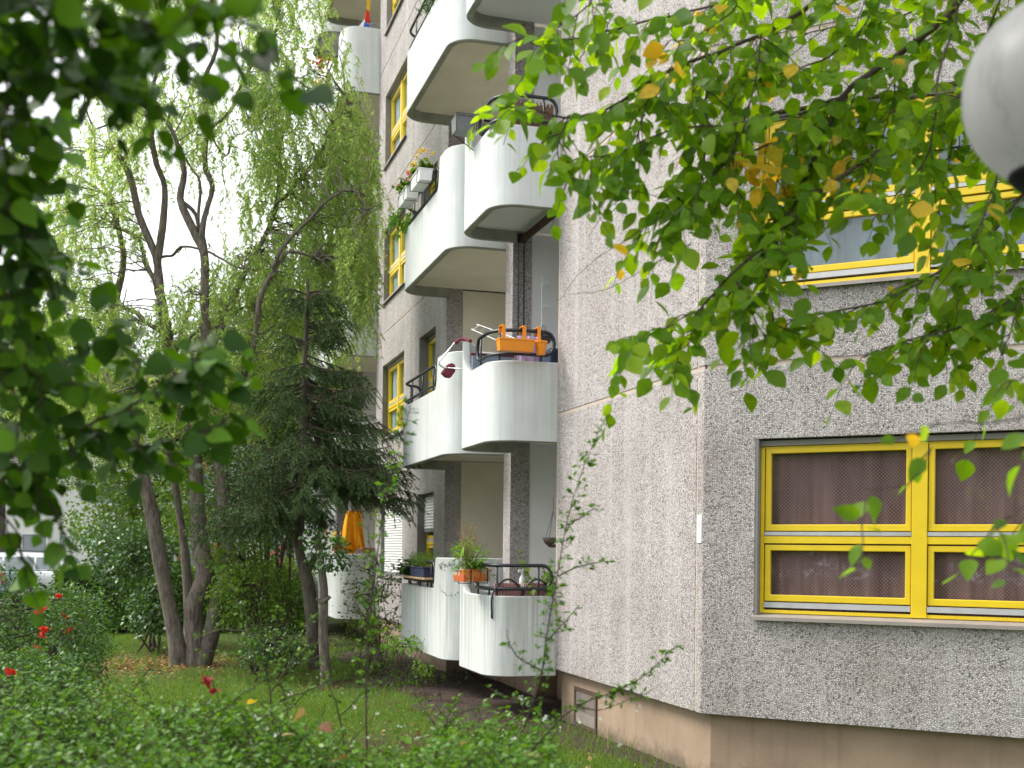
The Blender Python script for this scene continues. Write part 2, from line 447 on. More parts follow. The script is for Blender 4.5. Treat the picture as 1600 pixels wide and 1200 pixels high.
class MB:
    """collects shapes and links them as one mesh object"""
    def __init__(self):
        self.v, self.f, self.mi, self.uv = [], [], [], None
    def add(self, verts, faces, mi=0):
        o = len(self.v)
        self.v.extend([tuple(map(float, p)) for p in verts])
        self.f.extend([tuple(i + o for i in f) for f in faces])
        self.mi.extend([mi] * len(faces))
        return self
    def box(self, a, b, fn=None, mi=0):
        x0, y0, z0 = [min(p, q) for p, q in zip(a, b)]
        x1, y1, z1 = [max(p, q) for p, q in zip(a, b)]
        vs = [(x0, y0, z0), (x1, y0, z0), (x1, y1, z0), (x0, y1, z0), (x0, y0, z1), (x1, y0, z1), (x1, y1, z1), (x0, y1, z1)]
        if fn: vs = [fn(*p) for p in vs]
        return self.add(vs, [(0, 3, 2, 1), (4, 5, 6, 7), (0, 1, 5, 4), (1, 2, 6, 5), (2, 3, 7, 6), (3, 0, 4, 7)], mi)
    def prism(self, poly, z0, z1, mi=0, fn=None):
        n = len(poly)
        vs = [(p[0], p[1], z0) for p in poly] + [(p[0], p[1], z1) for p in poly]
        if fn: vs = [fn(*p) for p in vs]
        fs = [tuple(range(n))[::-1], tuple(range(n, 2 * n))] + [(i, (i + 1) % n, (i + 1) % n + n, i + n) for i in range(n)]
        return self.add(vs, fs, mi)
    def tube(self, path, r, sides=8, cap=True, mi=0):
        vs, fs = tube_np(np.array(path, float), r, sides)
        o = len(vs)
        n = len(path)
        faces = [tuple(int(i) for i in f) for f in fs]
        if cap:
            faces.append(tuple(range(sides))[::-1])
            faces.append(tuple(range((n - 1) * sides, n * sides)))
        return self.add(vs, faces, mi)
    def lathe(self, prof, center=(0, 0, 0), sides=16, mi=0, sx=1.0, sy=1.0):
        """prof: (radius, z) from bottom to top"""
        vs, fs = [], []
        n = len(prof)
        for r, z in prof:
            for k in range(sides):
                a = 2 * math.pi * k / sides
                vs.append((center[0] + r * math.cos(a) * sx, center[1] + r * math.sin(a) * sy, center[2] + z))
        for i in range(n - 1):
            for k in range(sides):
                k2 = (k + 1) % sides
                fs.append((i * sides + k, i * sides + k2, (i + 1) * sides + k2, (i + 1) * sides + k))
        if prof[0][0] > 1e-4: fs.append(tuple(range(sides))[::-1])
        if prof[-1][0] > 1e-4: fs.append(tuple(range((n - 1) * sides, n * sides)))
        return self.add(vs, fs, mi)
    def ring(self, o4, i4, d, fn, mi=0):
        """a rectangular frame: outer rect (a0,z0,a1,z1), inner rect, depth range d=(n0,n1); fn maps (a,n,z)"""
        def rect(r, n): return [(r[0], n, r[1]), (r[2], n, r[1]), (r[2], n, r[3]), (r[0], n, r[3])]
        vs = rect(o4, d[1]) + rect(i4, d[1]) + rect(o4, d[0]) + rect(i4, d[0])
        vs = [fn(*p) for p in vs]
        fs = []
        for k in range(4):
            k2 = (k + 1) % 4
            fs += [(k, k2, 4 + k2, 4 + k), (8 + k2, 8 + k, 12 + k, 12 + k2), (k2, k, 8 + k, 8 + k2), (4 + k, 4 + k2, 12 + k2, 12 + k)]
        return self.add(vs, fs, mi)
    def build(self, name, mat, parent=None, smooth=False, bevel=0.0, auto=None):
        me = bpy.data.meshes.new(name)
        me.from_pydata(self.v, [], self.f)
        if isinstance(mat, (list, tuple)) and any(self.mi):
            me.polygons.foreach_set("material_index", self.mi)
        bm = bmesh.new(); bm.from_mesh(me)
        bmesh.ops.recalc_face_normals(bm, faces=bm.faces)
        if bevel:
            ed = [e for e in bm.edges if len(e.link_faces) == 2 and e.calc_face_angle(0) > 0.6]
            bmesh.ops.bevel(bm, geom=ed, offset=bevel, segments=2, profile=0.6, affect='EDGES', clamp_overlap=True)
        bm.to_mesh(me); bm.free()
        o = link_mesh(name, me, mat, parent, False)
        if smooth or auto:
            me.polygons.foreach_set("use_smooth", np.ones(len(me.polygons), dtype=bool))
            if auto:
                me.set_sharp_from_angle(angle=math.radians(auto))
        return o

def tube_np(P, r, sides=6):
    n = len(P)
    R = np.full(n, r, float) if np.isscalar(r) else np.asarray(r, float)
    T = np.gradient(P, axis=0)
    T /= np.linalg.norm(T, axis=1, keepdims=True) + 1e-9
    up = np.array([0, 0, 1.0]) if abs(T[0, 2]) < 0.9 else np.array([1.0, 0, 0])
    u = np.cross(T[0], up); u /= np.linalg.norm(u) + 1e-9
    a = np.arange(sides) * 2 * np.pi / sides
    ca, sa = np.cos(a), np.sin(a)
    V = np.empty((n, sides, 3))
    for i in range(n):
        u = u - T[i] * np.dot(u, T[i]); u /= np.linalg.norm(u) + 1e-9
        w = np.cross(T[i], u)
        V[i] = P[i] + R[i] * (ca[:, None] * u + sa[:, None] * w)
    i, k = np.meshgrid(np.arange(n - 1), np.arange(sides), indexing='ij')
    k2 = (k + 1) % sides
    Fq = np.stack([i * sides + k, i * sides + k2, (i + 1) * sides + k2, (i + 1) * sides + k], -1).reshape(-1, 4)
    return V.reshape(-1, 3), Fq

def np_object(name, V, Fc, mat, parent=None, smooth=False):
    """large mesh from arrays; Fc (M,k)"""
    me = bpy.data.meshes.new(name)
    V = np.ascontiguousarray(V, dtype=np.float32); Fc = np.ascontiguousarray(Fc, dtype=np.int32)
    me.vertices.add(len(V)); me.vertices.foreach_set("co", V.ravel())
    k = Fc.shape[1]
    me.loops.add(Fc.size); me.loops.foreach_set("vertex_index", Fc.ravel())
    me.polygons.add(len(Fc)); me.polygons.foreach_set("loop_start", np.arange(0, Fc.size, k, dtype=np.int32))
    me.update(calc_edges=True)
    return link_mesh(name, me, mat, parent, smooth)

class TB:
    """collects tubes into one array mesh"""
    def __init__(self): self.V, self.F, self.n = [], [], 0
    def tube(self, P, r, sides=5):
        v, f = tube_np(np.asarray(P, float), r, sides)
        self.V.append(v); self.F.append(f + self.n); self.n += len(v)
    def build(self, name, mat, parent=None):
        return np_object(name, np.concatenate(self.V), np.concatenate(self.F), mat, parent, True)

def nrm(a): return a / (np.linalg.norm(a, axis=-1, keepdims=True) + 1e-9)

# leaf outlines: length along +y from 0 to 1, folded a little along the midrib
def leaf_full(w, curl=0.10, fold=0.16, shape=((0.0, 0.0), (0.18, 0.66), (0.42, 1.0), (0.70, 0.72), (0.88, 0.32), (1.0, 0.0))):
    V, Fc = [], []
    for y, h in shape:
        zc = -curl * y * y
        if h == 0: V.append((0, y, zc))
        else: V += [(-h * w / 2, y, zc + fold * h * w / 2), (0, y, zc), (h * w / 2, y, zc + fold * h * w / 2)]
    Fc += [(0, 2, 1), (0, 3, 2)]
    rows = len(shape) - 2
    for i in range(rows - 1):
        a, b = 1 + 3 * i, 4 + 3 * i
        Fc += [(a, a + 1, b + 1), (a, b + 1, b), (a + 1, a + 2, b + 2), (a + 1, b + 2, b + 1)]
    a, t = 1 + 3 * (rows - 1), len(V) - 1
    Fc += [(a, a + 1, t), (a + 1, a + 2, t)]
    return np.array(V, float), np.array(Fc)
def leaf_mid(w, fold=0.2):
    V = np.array([(0, 0, 0), (-w / 2, .42, fold * w / 2), (0, .45, -0.03), (w / 2, .42, fold * w / 2), (0, 1, -0.1)], float)
    return V, np.array([(0, 2, 1), (0, 3, 2), (1, 2, 4), (2, 3, 4)])
def leaf_small(w, fold=0.25):
    V = np.array([(0, 0, 0), (-w / 2, .45, fold * w / 2), (0, 1, 0), (w / 2, .45, fold * w / 2)], float)
    return V, np.array([(0, 2, 1), (0, 3, 2)])
def leaf_needle(w):
    V = np.array([(-w / 2, 0, 0), (w / 2, 0, 0), (0, 1, 0)], float)
    return V, np.array([(0, 1, 2)])

def place(tmpl, P, D, N, S):
    """copies of a leaf: positions P, axes D, facing N, sizes S -> arrays"""
    tv, tf = tmpl
    D = nrm(D)
    X = nrm(np.cross(D, N)); Z = np.cross(X, D)
    V = P[:, None, :] + S[:, None, None] * (tv[None, :, 0:1] * X[:, None, :] + tv[None, :, 1:2] * D[:, None, :] + tv[None, :, 2:3] * Z[:, None, :])
    n = len(tv)
    Fc = tf[None] + (np.arange(len(P)) * n)[:, None, None]
    return V.reshape(-1, 3), Fc.reshape(-1, tf.shape[1])

def rnd(n, s=1.0): return RNG.normal(0, s, (n, 3))

def smooth_path(pts, n):
    """Catmull-Rom through points"""
    P = np.array(pts, float)
    P = np.vstack([2 * P[0] - P[1], P, 2 * P[-1] - P[-2]])
    m = len(P) - 3
    ts = np.linspace(0, m - 1e-6, n)
    out = np.empty((n, P.shape[1]))
    for k, t in enumerate(ts):
        i = int(t); u = t - i
        p0, p1, p2, p3 = P[i], P[i + 1], P[i + 2], P[i + 3]
        out[k] = 0.5 * ((2 * p1) + (-p0 + p2) * u + (2 * p0 - 5 * p1 + 4 * p2 - p3) * u * u + (-p0 + 3 * p1 - 3 * p2 + p3) * u ** 3)
    return out

# ================================================================== the ground
def ground_z(x, y):
    z = 0.30 * min(1, max(0, (y - 29.5) / 2.5))
    return z + 0.035 * math.sin(x * 0.9 + 1.3) * math.cos(y * 0.7) * min(1, max(0, (y - 5) / 5))
def make_ground():
    xs = np.concatenate([np.linspace(-400, -42, 8), np.linspace(-40, 20, 121), np.linspace(24, 400, 8)])
    ys = np.concatenate([np.linspace(-60, -2, 6), np.linspace(-1, 50, 103), np.linspace(56, 600, 10)])
    V = [(x, y, ground_z(x, y)) for y in ys for x in xs]
    nx = len(xs)
    Fc = [(j * nx + i, j * nx + i + 1, (j + 1) * nx + i + 1, (j + 1) * nx + i) for j in range(len(ys) - 1) for i in range(nx - 1)]
    m, nt, b = new_mat("lawn_soil")
    v = coords(nt)
    g = ramp(nt, [(0.3, (0.04, 0.07, 0.015)), (0.55, (0.065, 0.10, 0.02)), (0.8, (0.09, 0.11, 0.03))])
    nt.links.new(noise_tex(nt, v, 3.0, 8, 0.7), g.inputs[0])
    d = ramp(nt, [(0.3, (0.035, 0.022, 0.016)), (0.6, (0.075, 0.047, 0.033)), (0.8, (0.13, 0.09, 0.06))])
    nt.links.new(noise_tex(nt, v, 14, 8, 0.75), d.inputs[0])
    f = ramp(nt, [(0.52, 0.0), (0.64, 1.0)])
    nt.links.new(noise_tex(nt, v, 0.55, 5, 0.6), f.inputs[0])
    nt.links.new(mixc(nt, f.outputs[0], g.outputs[0], d.outputs[0]), b.inputs["Base Color"])
    b.inputs["Roughness"].default_value = 0.95
    b.inputs["Specular IOR Level"].default_value = 0.15
    bump(nt, b, noise_tex(nt, v, 30, 6, 0.7), 0.8, 0.03)
    me = bpy.data.meshes.new("lawn"); me.from_pydata(V, [], Fc)
    tag(link_mesh("lawn", me, m, None, True), "green lawn with bare brown patches between the flats and the hedge", None, None, 'structure')
make_ground()
# bare earth strip along the foot of the building
def make_bed():
    pts = []
    for s in np.linspace(-5.0, 16, 43):
        w = 1.22 + 0.28 * math.sin(s * 1.7) + 0.22 * math.sin(s * 4.1 + 1) if s > -0.8 else max(0.12, 0.9 + 0.4 * (s + 0.8) + 0.1 * math.sin(5 * s))
        pts.append((s, w))
    V, Fc = [], []
    for s, w in pts:
        for u in (-0.6, 0.0, w * 0.5, w * 0.85, w):
            p = W(s, u); zz = ground_z(p[0], p[1])
            V.append((p[0], p[1], zz + (0.035 if u < w else 0.006) + 0.012 * math.sin(s * 9 + u * 7)))
    for i in range(len(pts) - 1):
        for k in range(4): Fc.append((i * 5 + k, i * 5 + k + 1, i * 5 + k + 6, i * 5 + k + 5))
    m, nt, b = new_mat("bare_earth")
    v = coords(nt)
    d = ramp(nt, [(0.28, (0.02, 0.013, 0.010)), (0.5, (0.055, 0.034, 0.025)), (0.75, (0.115, 0.072, 0.05))])
    nt.links.new(noise_tex(nt, v, 9, 9, 0.75), d.inputs[0])
    nt.links.new(d.outputs[0], b.inputs["Base Color"])
    b.inputs["Roughness"].default_value = 0.95
    bump(nt, b, noise_tex(nt, v, 26, 8, 0.75), 1.0, 0.04)
    me = bpy.data.meshes.new("soil"); me.from_pydata(V, [], Fc)
    tag(link_mesh("soil", me, m, None, True), "bare brown earth under the balconies", None, None, 'structure')
make_bed()
rd = MB().box((-60, 33.5, 0.2), (0, 41, 0.325))
tag(rd.build("road", plain("asphalt", (0.055, 0.055, 0.057), 0.9, var=0.2, scale=12, bmp=0.3)), "grey street beyond the hedge", None, None, 'structure')
kb = MB().box((-60, 33.3, 0.2), (0, 33.49, 0.43))
tag(kb.build("kerb", plain("kerb_stone", (0.33, 0.32, 0.31), 0.85)), "stone kerb in front of the street", None, None, 'structure')

# ================================================================== the block of flats
bld = empty("apartment_building", C0, FAC_ANG)
tag(bld, "grey pebble-clad block of flats with white curved balconies and yellow windows", "apartment building")
ident = lambda a, b, c: (a, b, c)
Z_JOINTS = [0.63] + [3.685 + STOREY * k for k in range(6)]
GAP = 0.018

def panel_plain(fn, a0, a1, z0, z1, n0, n1, name="concrete_panel"):
    return MB().box((a0, n0, z0), (a1, n1, z1), fn).build(name, M['pebble'], bld, bevel=0.006)
def panel_holed(fn, a0, a1, z0, z1, hole, n0, n1):
    return MB().ring((a0, z0, a1, z1), hole, (n0, n1), fn).build("concrete_panel", M['pebble'], bld, bevel=0.004)
fC = lambda a, n, z: (a, n, z)
fR = QL
fL = lambda a, n, z: (a, 0.07 + n, z)

N_FL = 6
for k in range(N_FL):
    z0, z1 = Z_JOINTS[k] + (GAP if k else 0), Z_JOINTS[k + 1] - GAP
    # the plain wall beside the balconies and the narrow strip at the corner
    panel_plain(fC, S1 + 0.150, -0.045, z0, z1, -0.16, 0.0)
    panel_plain(fC, S1 + 0.001, S1 + 0.122, z0, z1, -0.15, 0.0)
    # right-hand wall, one wide window a storey
    wz0, wz1 = 1.487 + STOREY * k, 3.036 + STOREY * k
    panel_holed(fR, 0.001, 3.62, z0, z1, (0.463, wz0, 3.165, wz1), -0.16, 0.0)
    panel_plain(fR, 3.65, 6.2, z0, z1, -0.16, 0.0)
    # facade between the two balcony stacks
    panel_holed(fL, 5.36, 8.03, z0, z1, (6.12, wz0, 7.42, wz1), -0.27, 0.0)
    panel_holed(fL, 8.045, 11.6, z0, z1, (8.72, wz0, 10.92, wz1), -0.25, 0.0)
    if k:
        zj = Z_JOINTS[k]
        MB().box((S1 + 0.02, -0.12, zj - GAP), (-0.045, -0.008, zj + GAP), fC).build("sealant_joint", M['seam'], bld)
        MB().box((0.02, -0.12, zj - GAP), (6.2, -0.008, zj + GAP), fR).build("sealant_joint", M['seam'], bld)
        MB().box((5.37, -0.2, zj - GAP), (11.59, -0.008, zj + GAP), fL).build("sealant_joint", M['seam'], bld)
zt = Z_JOINTS[N_FL]
MB().box((S1 + 0.122, -0.12, 0.64), (S1 + 0.150, -0.006, zt), fC).build("sealant_joint", M['seam'], bld)
MB().box((-0.045, -0.12, 0.64), (-0.004, -0.004, zt), fC).build("sealant_joint", M['seam'], bld)

# base course: plinth set back under the panels
g = 0.12
pc = (-3.92, -g)
pr = QL(6.2, -g, 0)[:2]
MB().prism([(0.05, -g), pc, pr, (pr[0] + 0.4, pr[1] - 0.4), (-3.6, -0.9), (0.05, -0.9)], -0.3, 0.66).build("plinth", M['plinth'], bld)
MB().box((0.06, -0.95, -0.3), (1.9, -0.70, 0.66)).build("plinth", M['plinth'], bld)
MB().box((1.905, -0.75, -0.3), (5.4, -0.40, 0.66)).build("plinth", M['plinth'], bld)
MB().box((5.405, -0.75, -0.3), (11.62, 0.0, 0.66)).build("plinth", M['plinth'], bld)
MB().box((11.625, -0.75, -0.3), (18.2, -0.2, 0.66)).build("plinth", M['plinth'], bld)
# boarded cellar window in the base
cw = MB().ring((-1.14, 0.02, -0.42, 0.47), (-1.10, 0.06, -0.46, 0.43), (-g + 0.001, -g + 0.018), ident)
cwin = cw.build("cellar_window", plain("brown_frame", (0.075, 0.045, 0.03), 0.7), bld)
MB().box((-1.098, -g + 0.002, 0.20), (-0.462, -g + 0.009, 0.428)).build("board", plain("grey_board", (0.16, 0.13, 0.115), 0.85, var=0.3), cwin)
MB().box((-1.098, -g + 0.002, 0.062), (-0.462, -g + 0.009, 0.198)).build("concrete_patch", plain("patch_concrete", (0.22, 0.19, 0.165), 0.9), cwin)
# roof slab and body behind the facades
MB().prism([(0, -0.3), (S1 + 0.2, -0.3), QL(6.2, -0.3, 0)[:2], (-9, -9.5), (18.2, -9.5), (18.2, -0.35)], zt - 0.05, zt + 0.3).build("roof", M['lip'], bld)
# inner blocking so no daylight runs through the body
MB().prism([(-0.06, -1.62), (-0.06, -0.30), (-3.75, -0.30), QL(6.2, -0.75, 0)[:2], (-9, -9.4), (18.2, -9.4), (18.2, -1.62)], 0.0, zt - 0.06).build("inner_block", M['room'], bld)
MB().prism([(5.60, -1.6), (18.0, -1.6), (18.0, -1.5), (11.55, -1.5), (11.55, -0.6), (5.60, -0.6)], 0.0, zt - 0.07).build("inner_block", M['room'], bld)

def uv_grid(fn, a0, a1, z0, z1, na, nz, depth, wave, name, mat, parent):
    V, UV = [], []
    for j in range(nz + 1):
        for i in range(na + 1):
            a = a0 + (a1 - a0) * i / na; z = z0 + (z1 - z0) * j / nz
            d = depth + wave * (1.3 * math.sin(a * 19 + 1.1 * math.sin(a * 5)) + .7 * math.sin(a * 41 + 0.6 * math.sin(a * 13)) + 0.5 * math.sin(a * 77 + z)) * (0.4 + 0.6 * (1 - j / nz))
            V.append(fn(a, d, z)); UV.append((a, z))
    Fc = [(j * (na + 1) + i, j * (na + 1) + i + 1, (j + 1) * (na + 1) + i + 1, (j + 1) * (na + 1) + i) for j in range(nz) for i in range(na)]
    me = bpy.data.meshes.new(name); me.from_pydata(V, [], Fc)
    uvl = me.uv_layers.new(name="UVMap")
    uvl.data.foreach_set("uv", np.array([UV[i] for f in Fc for i in f], dtype=np.float32).ravel())
    return link_mesh(name, me, mat, parent, True)

def window(fn, a0, a1, k, n_sash, curtain, rec=0.085, pull=None, tilt=False):
    """yellow timber window: fixed frame, wide mullion, high and low sash in each half, weather strips, metal sill"""
    zb = STOREY * k
    z0, z1 = 1.487 + zb, 3.036 + zb
    fb = MB()
    o = (a0 + 0.028, z0 + 0.045, a1 - 0.028, z1 - 0.062)
    fb.ring(o, (o[0] + 0.032, o[1] + 0.03, o[2] - 0.032, o[3] - 0.018), (-rec - 0.07, -rec + 0.004), fn)
    inner0, inner1 = o[0] + 0.034, o[2] - 0.034
    wm = 0.122
    edges = []
    half = (inner1 - inner0 - wm * (n_sash - 1)) / n_sash
    for i in range(n_sash):
        edges.append((inner0 + i * (half + wm), inner0 + i * (half + wm) + half))
        if i:
            m0 = inner0 + i * (half + wm) - wm
            fb.box((m0, -rec - 0.07, o[1] + 0.001), (m0 + wm, -rec + 0.016, o[3] - 0.001), fn)
    for e0, e1 in edges:
        fb.box((e0 - 0.001, -rec - 0.068, 2.136 + zb), (e1 + 0.001, -rec + 0.008, 2.198 + zb), fn)
    wobj = fb.build("window", M['yellow'], bld, bevel=0.004)
    MB().box((a0, -rec - 0.07, z0 + 0.02), (a0 + 0.026, -0.004, z1), fn).build("reveal_lining", M['reveal'], wobj)
    MB().box((a1 - 0.026, -rec - 0.07, z0 + 0.02), (a1, -0.004, z1), fn).build("reveal_lining", M['reveal'], wobj)
    MB().box((a0 + 0.027, -rec - 0.07, z1 - 0.060), (a1 - 0.027, -rec + 0.03, z1 - 0.014), fn).build("shutter_box", plain("grey_green_box", (0.19, 0.185, 0.16), 0.6) if 'sbox' not in M else M['sbox'], wobj)
    # sloping sill
    sv = [(-0.0 - rec - 0.05, z0 + 0.048), (0.055, z0 + 0.018), (0.055, z0 - 0.012), (0.045, z0 - 0.012), (0.04, z0 + 0.005), (-rec - 0.05, z0 + 0.028)]
    vs = [fn(a0 - 0.012, n, z) for n, z in sv] + [fn(a1 + 0.012, n, z) for n, z in sv]
    q = len(sv)
    MB().add(vs, [tuple(range(q)), tuple(range(q, 2 * q))[::-1]] + [(i, i + q, (i + 1) % q + q, (i + 1) % q) for i in range(q)]).build("sill", M['sill'], wobj)
    for e0, e1 in edges:
        for (s0, s1) in ((2.243, 2.962), (1.637, 2.124)):
            fs = (lambda a, n, z: fn(a, n, z))
            sash = MB().ring((e0 + 0.006, s0 + zb, e1 - 0.006, s1 + zb), (e0 + 0.052, s0 + 0.056 + zb, e1 - 0.05, s1 - 0.05 + zb), (-rec - 0.055, -rec + 0.0), fs)
            sash.build("sash", M['yellow'], wobj, bevel=0.007)
            MB().box((e0 + 0.048, -rec - 0.036, s0 + 0.05 + zb), (e1 - 0.046, -rec - 0.030, s1 - 0.046 + zb), fs).build("pane", M['glass'], wobj)
        for (s0, s1) in ((2.204, 2.236), (1.582, 1.628)):
            MB().box((e0 + 0.004, -rec - 0.05, s0 + zb), (e1 - 0.004, -rec + 0.012, s1 + zb), fn).build("weather_strip", M['strip'], wobj)
    if curtain:
        uv_grid(fn, a0 + 0.02, a1 - 0.02, z0 + 0.02, z1 - 0.01, int((a1 - a0) * 60), 4, -rec - 0.078, 0.010, "curtain", curtain, wobj)
    MB().box((a0 - 0.05, -rec - 0.5, z0 - 0.05), (a1 + 0.05, -rec - 0.42, z1 + 0.05), fn).build("room_back", M['room'], wobj)
    if pull is not None:
        # roller shutter let down from the top by `pull` metres: one slat every 5.5 cm
        V, Fc = [], []
        n = max(2, int(pull / 0.052))
        prof = []
        for i in range(n):
            zt_ = z1 - 0.06 - i * 0.052
            prof += [(-rec + 0.042, zt_), (-rec + 0.055, zt_ - 0.024), (-rec + 0.042, zt_ - 0.045), (-rec + 0.033, zt_ - 0.048)]
        mb = MB()
        vs = [fn(a0 + 0.03, d, z) for d, z in prof] + [fn(a1 - 0.03, d, z) for d, z in prof]
        m_ = len(prof)
        mb.add(vs, [(i, i + 1, i + 1 + m_, i + m_) for i in range(m_ - 1)])
        mb.box((a0 + 0.03, -rec + 0.028, z1 - 0.06 - n * 0.052 - 0.045), (a1 - 0.03, -rec + 0.058, z1 - 0.06 - n * 0.052), fn, 1)
        mb.build("roller_shutter", [M['shutter'], M['grey_plastic']], wobj)
    return wobj
M['sbox'] = plain("grey_green_box", (0.19, 0.185, 0.16), 0.6)

for k in range(5):
    window(fR, 0.463, 3.165, k, 2, M['curtain_mauve'] if k == 0 else M['curtain_blue'])
for k in range(5):
    window(fL, 8.72, 10.92, k, 2, M['curtain_pale'], 0.12, 1.42 if k == 0 else None)
    window(fL, 6.12, 7.42, k, 1, M['curtain_pale'] if k else M['curtain_blue'], 0.17, 0.62 if k == 0 else None)

# ------------------------------------------------------------------ balconies
def arc(cx, cy, r, a0, a1, n):
    return [(cx + r * math.cos(math.radians(a0 + (a1 - a0) * i / n)), cy + r * math.sin(math.radians(a0 + (a1 - a0) * i / n))) for i in range(n + 1)]
def outline(s0, s1, T, r, off=0.0, dense=None):
    """parapet line: near end, rounded corner, long front, rounded corner, far end; off shifts it inwards"""
    a, b, t = s0 + off, s1 - off, T - off
    r = r - off
    pts = [(a, -0.02 + (t - r + 0.02) * i / 5) for i in range(5)]
    pts += arc(a + r, t - r, r, 180, 90, 10)
    f0, f1 = a + r, b - r
    n = max(4, int((f1 - f0) / 0.035))
    pts += [(f0 + (f1 - f0) * i / n, t) for i in range(1, n)]
    pts += arc(b - r, t - r, r, 90, 0, 10)
    pts += [(b, t - r + (0.03 - (t - r)) * i / 5) for i in range(1, 6)]
    return pts
def scoop(u):
    u = min(1, max(0, u))
    return 1 - math.sqrt(max(0, 1 - u * u))
LOW, HIGH = 0.965, 1.40
def h_far(s0, s1, T):           # low parapet that sweeps up to a screen at the far end
    def h(s, t):
        if t > T - 0.25 or s > s1 - 0.15:
            u = (s - (s1 - 0.62)) / 0.30
            v = LOW + (HIGH - LOW) * scoop(u)
            if s > s1 - 0.2 and t < 0.52: v = LOW
            return v
        return LOW
    return h
def h_near(s0, s1, T):          # screen at the near end that sweeps down to a low parapet
    def h(s, t):
        u = ((s0 + 0.80) - s) / 0.12
        return LOW + (HIGH - LOW) * scoop(u)
    return h
def parapet(s0, s1, T, r, zb, hf, mat):
    th = 0.085
    out, inn = outline(s0, s1, T, r), outline(s0, s1, T, r, th)
    n = min(len(out), len(inn))
    if len(out) != len(inn):
        # same parameter along both lines
        def resample(p, m):
            p = np.array(p); d = np.concatenate([[0], np.cumsum(np.linalg.norm(np.diff(p, axis=0), axis=1))]); q = np.linspace(0, d[-1], m)
            return list(zip(np.interp(q, d, p[:, 0]), np.interp(q, d, p[:, 1])))
        m = 96
        out, inn = resample(out, m), resample(inn, m); n = m
    V, Fc, mi = [], [], []
    for (p, q) in zip(out, inn):
        h = hf(p[0], p[1])
        mx_, my_ = (p[0] + q[0]) / 2, (p[1] + q[1]) / 2
        V += [(p[0], p[1], zb + 0.012), (p[0], p[1], zb + h - 0.012), (p[0] * .8 + q[0] * .2, p[1] * .8 + q[1] * .2, zb + h),
              (p[0] * .2 + q[0] * .8, p[1] * .2 + q[1] * .8, zb + h), (q[0], q[1], zb + h - 0.012), (q[0], q[1], zb + 0.15), (q[0], q[1], zb), (p[0] * .85 + q[0] * .15, p[1] * .85 + q[1] * .15, zb)]
    K = 8
    for i in range(n - 1):
        for j in range(K):
            j2 = (j + 1) % K
            Fc.append((i * K + j, (i + 1) * K + j, (i + 1) * K + j2, i * K + j2)); mi.append(1 if j in (5, 6, 7) else 0)
    Fc += [tuple(range(K)), tuple((n - 1) * K + j for j in range(K))[::-1]]; mi += [0, 0]
    me = bpy.data.meshes.new("balcony"); me.from_pydata(V, [], Fc)
    me.polygons.foreach_set("material_index", mi)
    bm = bmesh.new(); bm.from_mesh(me); bmesh.ops.recalc_face_normals(bm, faces=bm.faces); bm.to_mesh(me); bm.free()
    o = link_mesh("balcony", me, [mat, M['lip']], bld, True)
    me.set_sharp_from_angle(angle=math.radians(35))
    return o
def slab(s0, s1, T, r, zb, parent, mat, t_in=-1.55):
    inn = outline(s0, s1, T, r, 0.088)
    poly = [(inn[0][0], t_in)] + inn + [(inn[-1][0], t_in)]
    return MB().prism(poly[::-1], zb + 0.145, zb + 0.33).build("floor_slab", mat, parent)
def rail_loop(P, r=0.021):
    return P
def railing(s0, s1, T, r, zb, parent, a, b, far_turn=False):
    """two tubes with rounded ends following the parapet from near position a to far position b"""
    ctr = outline(s0, s1, T, r, 0.045)
    d = np.concatenate([[0], np.cumsum([math.dist(ctr[i], ctr[i + 1]) for i in range(len(ctr) - 1)])])
    L = d[-1]
    q = np.linspace(a, L - b, 44)
    xs, ys = np.interp(q, d, [p[0] for p in ctr]), np.interp(q, d, [p[1] for p in ctr])
    zl, zh = zb + LOW + 0.085, zb + LOW + 0.365
    low = [(x, y, zl) for x, y in zip(xs, ys)]; top = [(x, y, zh) for x, y in zip(xs, ys)]
    def turn(p, q_, sgn):
        # half-round end joining the two tubes
        dx, dy = p[0] - q_[0], p[1] - q_[1]; l = math.hypot(dx, dy); dx, dy = dx / l, dy / l
        c = (zl + zh) / 2; rr = (zh - zl) / 2
        return [(p[0] + dx * rr * math.sin(a_) * 0.8, p[1] + dy * rr * math.sin(a_) * 0.8, c + rr * math.cos(a_)) for a_ in np.linspace(0.15, math.pi - 0.15, 7)]
    e = turn(top[-1], top[-2], 1); s_ = turn(top[0], top[1], 1)[::-1]
    path = top + e + low[::-1] + s_ + [top[0]]
    mb = MB().tube(path, 0.022, 8)
    n_post = max(2, int((L - a - b) / 0.75))
    for i in range(n_post + 1):
        j = int(2 + (len(q) - 5) * i / n_post)
        mb.tube([(xs[j], ys[j], zb + LOW - 0.05), (xs[j], ys[j], zh)], 0.012, 6)
    return mb.build("railing", M['black'], parent, smooth=True)

